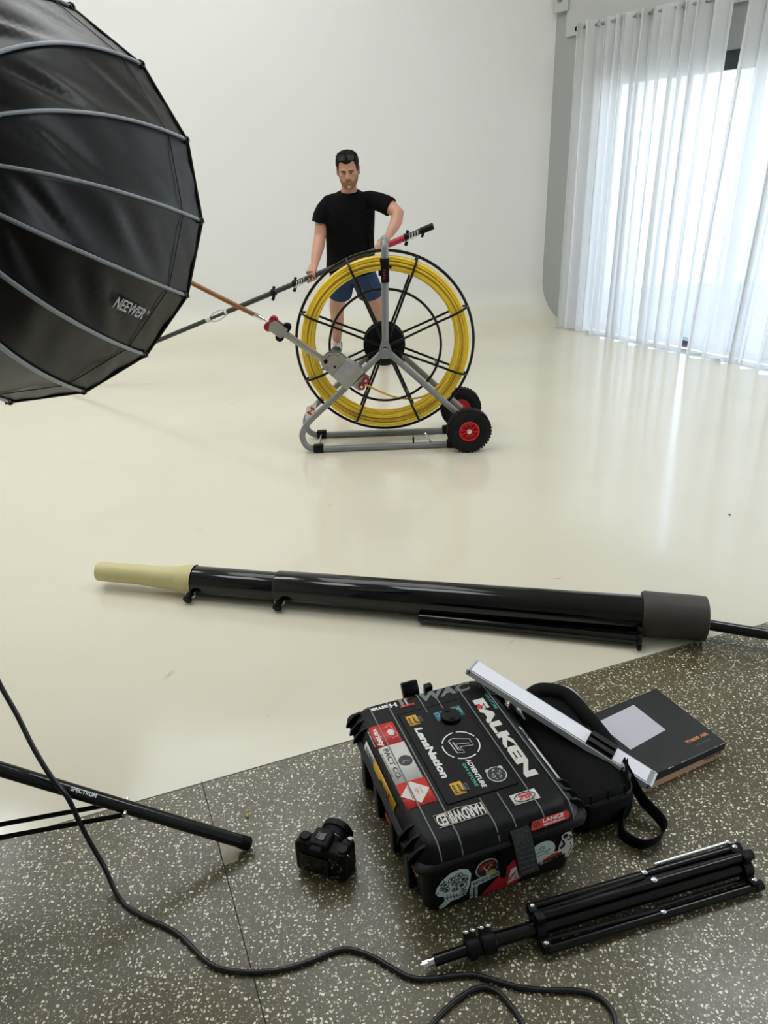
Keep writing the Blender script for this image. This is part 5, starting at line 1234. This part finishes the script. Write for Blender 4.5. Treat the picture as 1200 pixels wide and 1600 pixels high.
# arms
armR = [(-.300, 6.0, 1.345), (-.360, 6.0, 1.28), (-.388, 6.0, 1.19), (-.404, 5.97, 1.095), (-.418, 5.90, 1.03), (-.432, 5.82, .975), (-.4405, 5.755, .930)]
body.tube(armR, [.048, .050, .049, .045, .0455, .038, .029], 16)
armL = [(-.03, 5.99, 1.345), (.06, 5.96, 1.325), (.135, 5.91, 1.29), (.186, 5.85, 1.247), (.172, 5.79, 1.20), (.142, 5.72, 1.155), (.112, 5.672, 1.115)]
body.tube(armL, [.048, .050, .049, .046, .045, .038, .029], 16); body.ball((.186, 5.85, 1.247), .045); body.ball((-.404, 5.97, 1.095), .044)
# legs
legR = [(-.262, 6.21, .80), (-.298, 6.33, .63), (-.333, 6.42, .506), (-.338, 6.49, .425), (-.343, 6.57, .345), (-.360, 6.69, .195), (-.372, 6.765, .10), (-.373, 6.78, .05)]
body.tube(legR, [.088, .074, .062, .058, .057, .042, .034, .034], 18); body.ball((-.333, 6.405, .51), (.052, .048, .058))
legL = [(-.095, 6.19, .80), (-.035, 6.29, .63), (.007, 6.34, .507), (.020, 6.405, .425), (.034, 6.475, .345), (.047, 6.56, .195), (.053, 6.61, .10), (.053, 6.62, .05)]
body.tube(legL, [.088, .074, .062, .058, .057, .042, .034, .034], 18); body.ball((.007, 6.325, .51), (.052, .048, .058))
# hands close round the pole
pd = dd_pole = (Vector(PTS['rod_pole'][13]) - Vector(PTS['rod_pole'][0])).normalized()   # points to image left
RPo = Vector(PTS['rod_pole'][0])
def axis_at(P):
    t = (Vector(P) - RPo).dot(pd); return RPo + pd * t
yv = Vector((0, -1, 0)); fr = (yv - pd * yv.dot(pd)).normalized(); upp = pd.cross(fr); upp = upp if upp.z > 0 else -upp
def finger(P0_, s, a0, a1, rad, rr=.019, ext=.0):
    """arc round the pole: angle 0 = towards viewer, 90 = up"""
    pts = []
    for k in range(9):
        a = math.radians(a0 + (a1 - a0) * k / 8); rr_ = rr + rad * .85
        pts.append(P0_ + pd * s + (fr * math.cos(a) + upp * math.sin(a)) * rr_)
    body.tube(pts, [rad * (1.05 - .28 * k / 8) for k in range(9)], 10); body.ball(pts[-1], rad * .80, seg=10); body.ball(pts[4], rad * 1.02, seg=10)
hR = axis_at(PTS['m_haR'][0])
for i, (s, ln_, rd) in enumerate(((.034, 0, .0100), (.011, 14, .0105), (-.012, 8, .0100), (-.034, -12, .0088))):
    finger(hR, s, 175, 335 + ln_ * .8, rd)
palm0 = hR + upp * .022 - fr * .022; wristR = Vector(armR[-1])
body.tube([hR + pd * .040 - fr * .028 + upp * .004, hR - fr * .032 + upp * .006, hR - pd * .038 - fr * .028 + upp * .004], [(.024, .014), (.030, .015), (.024, .014)], 12, up=(0, 0, 1))
body.tube([wristR, wristR.lerp(palm0, .5) , palm0 - fr * .004], [(.029, .024), (.036, .022), (.040, .019)], 14)
body.tube([wristR.lerp(palm0, .45) - pd * .018 + fr * .004, hR - pd * .044 + upp * .030 + fr * .006, hR - pd * .040 + upp * .014 + fr * .026, hR - pd * .026 - upp * .002 + fr * .030], [.014, .0125, .011, .009], 10)
hL = axis_at(PTS['m_haL'][0])
for i, (s, ln_, rd) in enumerate(((.030, 0, .0100), (.008, 12, .0105), (-.014, 4, .0100), (-.036, -14, .0088))):
    finger(hL, s, 115, -45 - ln_, rd)
palm1 = hL + upp * .034 - fr * .008; wristL = Vector(armL[-1])
body.tube([wristL, wristL.lerp(palm1, .55), palm1], [(.028, .024), (.036, .022), (.040, .018)], 14)
body.tube([hL + pd * .036 + upp * .028 - fr * .012, hL + upp * .030 - fr * .014, hL - pd * .040 + upp * .028 - fr * .012], [(.018, .015), (.022, .016), (.018, .014)], 12)
body.tube([wristL.lerp(palm1, .5) + pd * .016, hL + pd * .048 + upp * .018 + fr * .0, hL + pd * .052 - upp * .006 + fr * .020, hL + pd * .040 - upp * .020 + fr * .022], [.014, .0125, .011, .009], 10)
remesh(body, 'body', M_skin, man, .0042, 3)

# t-shirt
M_tee = mat('black_cotton', (7, 7, 10), .9, 0, .15, bump=(22, .35))
mb = MB()
mb.tube([(-.187, 6.165, .835), (-.186, 6.155, .86), (-.183, 6.12, .94), (-.180, 6.07, 1.08), (-.180, 6.03, 1.2), (-.172, 6.01, 1.29), (-.168, 6.0, 1.345), (-.167, 5.995, 1.385), (-.167, 5.988, 1.408)], [(.199, .142), (.197, .138), (.189, .134), (.186, .132), (.196, .136), (.194, .122), (.172, .098), (.128, .080), (.072, .066)], 32)
mb.tube([(-.27, 6.0, 1.345), (-.315, 6.0, 1.33), (-.358, 6.0, 1.28), (-.380, 6.0, 1.24), (-.390, 6.0, 1.195)], [.055, .062, .067, .069, .071], 20)
mb.tube([(-.06, 5.995, 1.345), (-.02, 5.99, 1.345), (.045, 5.965, 1.328), (.095, 5.935, 1.31), (.138, 5.91, 1.288)], [.055, .062, .066, .068, .069], 20)
# cloth folds
for (a_, c_, r_) in (((-.04, 5.93, 1.22), (-.02, 6.02, .92), .012), ((-.02, 5.96, 1.18), (-.006, 6.03, .95), .010), ((-.30, 5.93, 1.2), (-.25, 5.98, 1.0), .009), ((-.36, 6.07, .95), (-.2, 6.03, .88), .010), ((.03, 5.90, 1.30), (-.07, 5.90, 1.24), .010), ((-.33, 5.94, 1.29), (-.25, 5.89, 1.21), .009)):
    A_, B_ = Vector(a_), Vector(c_); mb.tube([A_, (A_ + B_) / 2 + Vector((0, -.006, 0)), B_], [r_ * .4, r_, r_ * .4], 8)
tee = remesh(mb, 't_shirt', M_tee, man, .006, 5)
mb = MB(); mb.tube([Vector((-.167, 5.983, 1.403)) + Vector((.064 * math.cos(a), .060 * math.sin(a) - .004, -.012 + .020 * math.sin(a))) for a in [2 * PI * k / 28 for k in range(28)]], .006, 8, closed=True); mb.build('collar', M_tee, tee, world=True)
# shorts
M_sho = mat('navy_shorts', (30, 52, 84), .75, 0, .3, bump=(25, .3))
mb = MB()
mb.tube([(-.185, 6.165, .90), (-.183, 6.19, .82), (-.180, 6.205, .755)], [(.168, .125), (.184, .132), (.172, .125)], 28)
mb.tube([(-.262, 6.205, .79), (-.278, 6.26, .70), (-.296, 6.315, .615)], [(.100, .105), (.102, .100), (.101, .094)], 24)
mb.tube([(-.098, 6.19, .79), (-.068, 6.245, .70), (-.040, 6.29, .613)], [(.100, .105), (.108, .102), (.112, .096)], 24)
for (a_, c_) in (((-.32, 6.12, .74), (-.30, 6.22, .63)), ((-.05, 6.10, .74), (.0, 6.2, .63)), ((-.2, 6.07, .78), (-.24, 6.16, .66))): mb.tube([a_, (Vector(a_) + Vector(c_)) / 2 + Vector((0, -.005, 0)), c_], [.004, .010, .004], 8)
sho = remesh(mb, 'shorts', M_sho, man, .006, 3)
# socks and shoes
M_sock = mat('white_sock', (226, 226, 226), .8); M_shoe = mat('grey_brown_shoe', (62, 58, 52), .7, bump=(60, .3)); M_sole = mat('dark_sole', (30, 29, 28), .6)
for (ax_, ay, tx, ty) in ((-.372, 6.765, -.405, 6.53), (.053, 6.61, .075, 6.38)):
    mb = MB(); mb.tube([(ax_ + .004, ay - .045, .165), (ax_ + .002, ay - .02, .12), (ax_, ay, .07)], [.043, .040, .044], 18); mb.torus((ax_ + .004, ay - .045, .162), (0, -.4, 1), .0405, .004, 20, 6); mb.build('sock', M_sock, man, world=True)
    d = Vector((tx - ax_, ty - ay, 0)).normalized(); s_ = Vector((-d.y, d.x, 0)); H0 = Vector((ax_, ay, 0)) - d * .06
    mb = MB()
    mb.tube([H0 + Vector((0, 0, .05)), H0 + d * .05 + Vector((0, 0, .062)), H0 + d * .12 + Vector((0, 0, .056)), H0 + d * .19 + Vector((0, 0, .044)), H0 + d * .25 + Vector((0, 0, .036)), H0 + d * .285 + Vector((0, 0, .032))], [(.034, .040), (.040, .048), (.044, .042), (.048, .032), (.044, .025), (.022, .015)], 20)
    mb.tube([H0 + d * .03 + Vector((0, 0, .06)), H0 + d * .035 + Vector((0, 0, .118))], [.045, .047], 20)
    sh = remesh(mb, 'shoe', M_shoe, man, .004, 4)
    mb = MB(); pr = []
    for k in range(24):
        a = 2 * PI * k / 24; ww = .046 if math.cos(a) > 0 else .037
        pr.append(H0 + d * (.118 + .172 * math.cos(a)) + s_ * ww * math.copysign(abs(math.sin(a)) ** .8, math.sin(a)) + Vector((0, 0, .001)))
    mb.prism(pr, (0, 0, .022)); mb.build('sole', M_sole, sh, world=True)
    mb = MB()
    for k in range(4):
        c0 = H0 + d * (.085 + .03 * k) + Vector((0, 0, .108 - .010 * k)); mb.tube([c0 - s_ * .022 - Vector((0, 0, .006)), c0, c0 + s_ * .022 - Vector((0, 0, .006))], .003, 6)
    mb.tube([H0 - d * .012 + Vector((0, 0, .09)), H0 - d * .020 + Vector((0, 0, .13))], [.010, .005], 8)
    mb.build('laces', M_sole, sh, world=True)
# hair
M_hair = mat('dark_hair', (16, 13, 11), .7, 0, .2, bump=(120, .6)); rq = random.Random(9)
mb = MB()
def hairf(u, v):
    a = 2 * PI * u; da = abs((a + PI) % (2 * PI) - PI)   # 0 front .. pi back
    if da < .75: zl = .070 - .006 * math.cos(a * 6)
    elif da < 1.15: zl = .070 - (da - .75) / .4 * .075
    elif da < 1.9: zl = -.005 + .015 * ((da - 1.15) / .75)
    else: zl = .010 - .07 * min(1, (da - 1.9) / .5)
    z = zl + (.1235 - zl) * v; ex = .0035 + .006 * min(1, v * 2.5) * (1 if z > .04 else .5)
    x, y = hsurf(a, min(z, .1229), ex); top = max(0, (z - .07) / .05)
    return hp_(x, y, z + .014 * top ** .7 + .003 * math.sin(a * 13 + z * 160) * top)
mb.grid(hairf, 72, 22, closed_u=True)
for k in range(120):
    a = rq.uniform(-1.5, 1.5); z = rq.uniform(.085, .118); x, y = hsurf(a, z, .006); p = hp_(x, y, z + .010); q = hp_(x * 1.02 + rq.uniform(-.006, .006), y - .004, z + .010 + rq.uniform(.006, .015))
    mb.tube([p, q], [.0030, .0008], 4)
mb.build('hair', M_hair, man, world=True, sharp=180)
# brows, eyes, mouth, beard
M_brow = mat('brown_hair', (60, 40, 30), .8, bump=(160, .5))
mb = MB()
for s in (-1, 1): mb.tube([hp_(.012 * s, -.0985, .0135), hp_(.030 * s, -.0965, .0195), hp_(.050 * s, -.082, .014)], [(.0025, .0035), (.0030, .0038), (.0015, .002)], 8)
mb.build('eyebrows', M_brow, man, world=True)
for s in (-1, 1):
    mb = MB(); mb.ball(hp_(.031 * s, -.0815, -.002), (.0135, .008, .0062), rot=HR); e = mb.build('eye', mat('eye_white', (190, 170, 160), .3), man, world=True)
    mb = MB(); mb.ball(hp_(.030 * s, -.0860, -.0025), (.0062, .0045, .0055), rot=HR, seg=12); mb.build('iris', mat('dark_iris', (34, 26, 22), .2), e, world=True)
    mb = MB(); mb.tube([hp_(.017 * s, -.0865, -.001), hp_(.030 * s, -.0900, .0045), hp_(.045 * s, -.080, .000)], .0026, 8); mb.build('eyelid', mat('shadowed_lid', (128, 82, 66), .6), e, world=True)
def beard(mb):
    def f(u, v):
        a = -1.75 + 3.5 * u; da = abs(a); zt = -.062 if da < .6 else -.062 + min(1, (da - .6) / 1.1) * .050
        z = zt + (-.1215 - zt) * v; x, y = hsurf(a, z, .0022 + .0015 * math.sin(PI * min(v + .1, 1)))
        return hp_(x, y, z - .001)
    mb.grid(f, 44, 16)
mb = MB(); beard(mb); bo = mb.build('beard', mat('light_brown_beard', (134, 100, 74), .85, var=(60, .25), bump=(170, .6)), man, world=True, sharp=180)
mb = MB(); mb.tube([hp_(-.026, -.090, -.062), hp_(-.012, -.1005, -.051), hp_(0, -.102, -.049), hp_(.012, -.1005, -.051), hp_(.026, -.090, -.062)], [(.002, .003), (.004, .0045), (.004, .004), (.004, .0045), (.002, .003)], 8); mb.build('moustache', mat('light_brown_beard'), man, world=True)
mb = MB(); mb.tube([hp_(-.021, -.091, -.0655), hp_(0, -.1008, -.0625), hp_(.021, -.091, -.0655)], [(.0015, .002), (.003, .0036), (.0015, .002)], 8); mb.tube([hp_(-.018, -.091, -.070), hp_(0, -.1000, -.0705), hp_(.018, -.091, -.070)], [(.0015, .002), (.0035, .004), (.0015, .002)], 8); mb.build('lips', mat('lip_pink', (168, 96, 88), .5), man, world=True)
# sunglasses pushed up on his head
sg = thing('sunglasses', 'dark sunglasses pushed up on top of the man\'s head', 'sunglasses', hp_(0, -.075, .105))
mb = MB()
for s in (-1, 1):
    c0 = hp_(.034 * s, -.079, .106); ex = (HR @ Vector((1, -.12 * -s * -1, 0))).normalized(); ey = (HR @ Vector((0, .42, .9))).normalized(); nrm_ = ex.cross(ey).normalized()
    pts = [c0 + ex * (.027 * math.copysign(abs(math.cos(t)) ** .7, math.cos(t))) + ey * (.018 * math.copysign(abs(math.sin(t)) ** .7, math.sin(t))) for t in [2 * PI * k / 24 for k in range(24)]]
    mb.tube(pts, .0026, 6, closed=True)
    mb2 = MB(); mb2.prism([p - nrm_ * .0006 for p in pts], nrm_ * .0014); mb2.build('lens', mat('sunglass_lens', (52, 55, 55), .08, 0, .9), sg, world=True, smooth=False)
    mb.tube(smooth_path([c0 + ex * .027 * s, hp_(.078 * s, -.045, .098), hp_(.083 * s, .0, .070), hp_(.080 * s, .03, .045)], 4), .0024, 6)
mb.tube([hp_(-.008, -.081, .108), hp_(0, -.084, .109), hp_(.008, -.081, .108)], .0026, 6)
mb.build('frame', M_blkp, sg, world=True)
# ---------------------------------------------------------------- light: sky, sun through the window
w = bpy.data.worlds.new('sky'); bpy.context.scene.world = w; w.use_nodes = True; nt = w.node_tree
bg = nt.nodes['Background']
tc = nt.nodes.new('ShaderNodeTexCoord'); sp = nt.nodes.new('ShaderNodeSeparateXYZ'); cr = nt.nodes.new('ShaderNodeValToRGB')
nt.links.new(tc.outputs['Generated'], sp.inputs[0]); nt.links.new(sp.outputs['Z'], cr.inputs[0])
cr.color_ramp.elements[0].position = 0; cr.color_ramp.elements[0].color = (.93, .95, .97, 1); cr.color_ramp.elements[1].position = .6; cr.color_ramp.elements[1].color = (.45, .62, .92, 1)
nt.links.new(cr.outputs[0], bg.inputs[0]); bg.inputs[1].default_value = SKY
sd_ = bpy.data.lights.new('sun', 'SUN'); sd_.energy = SUN; sd_.angle = math.radians(1.0); sd_.color = (1, .95, .86)
so = bpy.data.objects.new('sun', sd_); col.objects.link(so)
sdir = (Vector((0, 0, 0)) - (wn * -.40 + wd * .55 * 1 + Vector((0, 0, 1.35)))).normalized()
so.rotation_euler = sdir.to_track_quat('-Z', 'Y').to_euler()
# unseen area lights above the frame, added to brighten wall and floor
def area(name, loc, size, energy, rot=(0, 0, 0), colr=(1, 1, 1)):
    l = bpy.data.lights.new(name, 'AREA'); l.shape = 'RECTANGLE'; l.size, l.size_y = size; l.energy = energy; l.color = colr
    o = bpy.data.objects.new(name, l); col.objects.link(o); o.location = loc; o.rotation_euler = rot; return o
for i, (x, y, sz, f) in enumerate(FILLS):
    area('fill_light', (x, y, 4.45), (sz, sz), FILL_E * f, colr=(.95, .98, 1))
sc_ = bpy.context.scene
sc_.view_settings.view_transform = 'Standard'; sc_.view_settings.look = 'None'; sc_.view_settings.exposure = EXPO; sc_.view_settings.gamma = 1; sc_.view_settings.use_curve_mapping = False
sc_.cycles.max_bounces = 8; sc_.cycles.transparent_max_bounces = 24; sc_.cycles.diffuse_bounces = 5
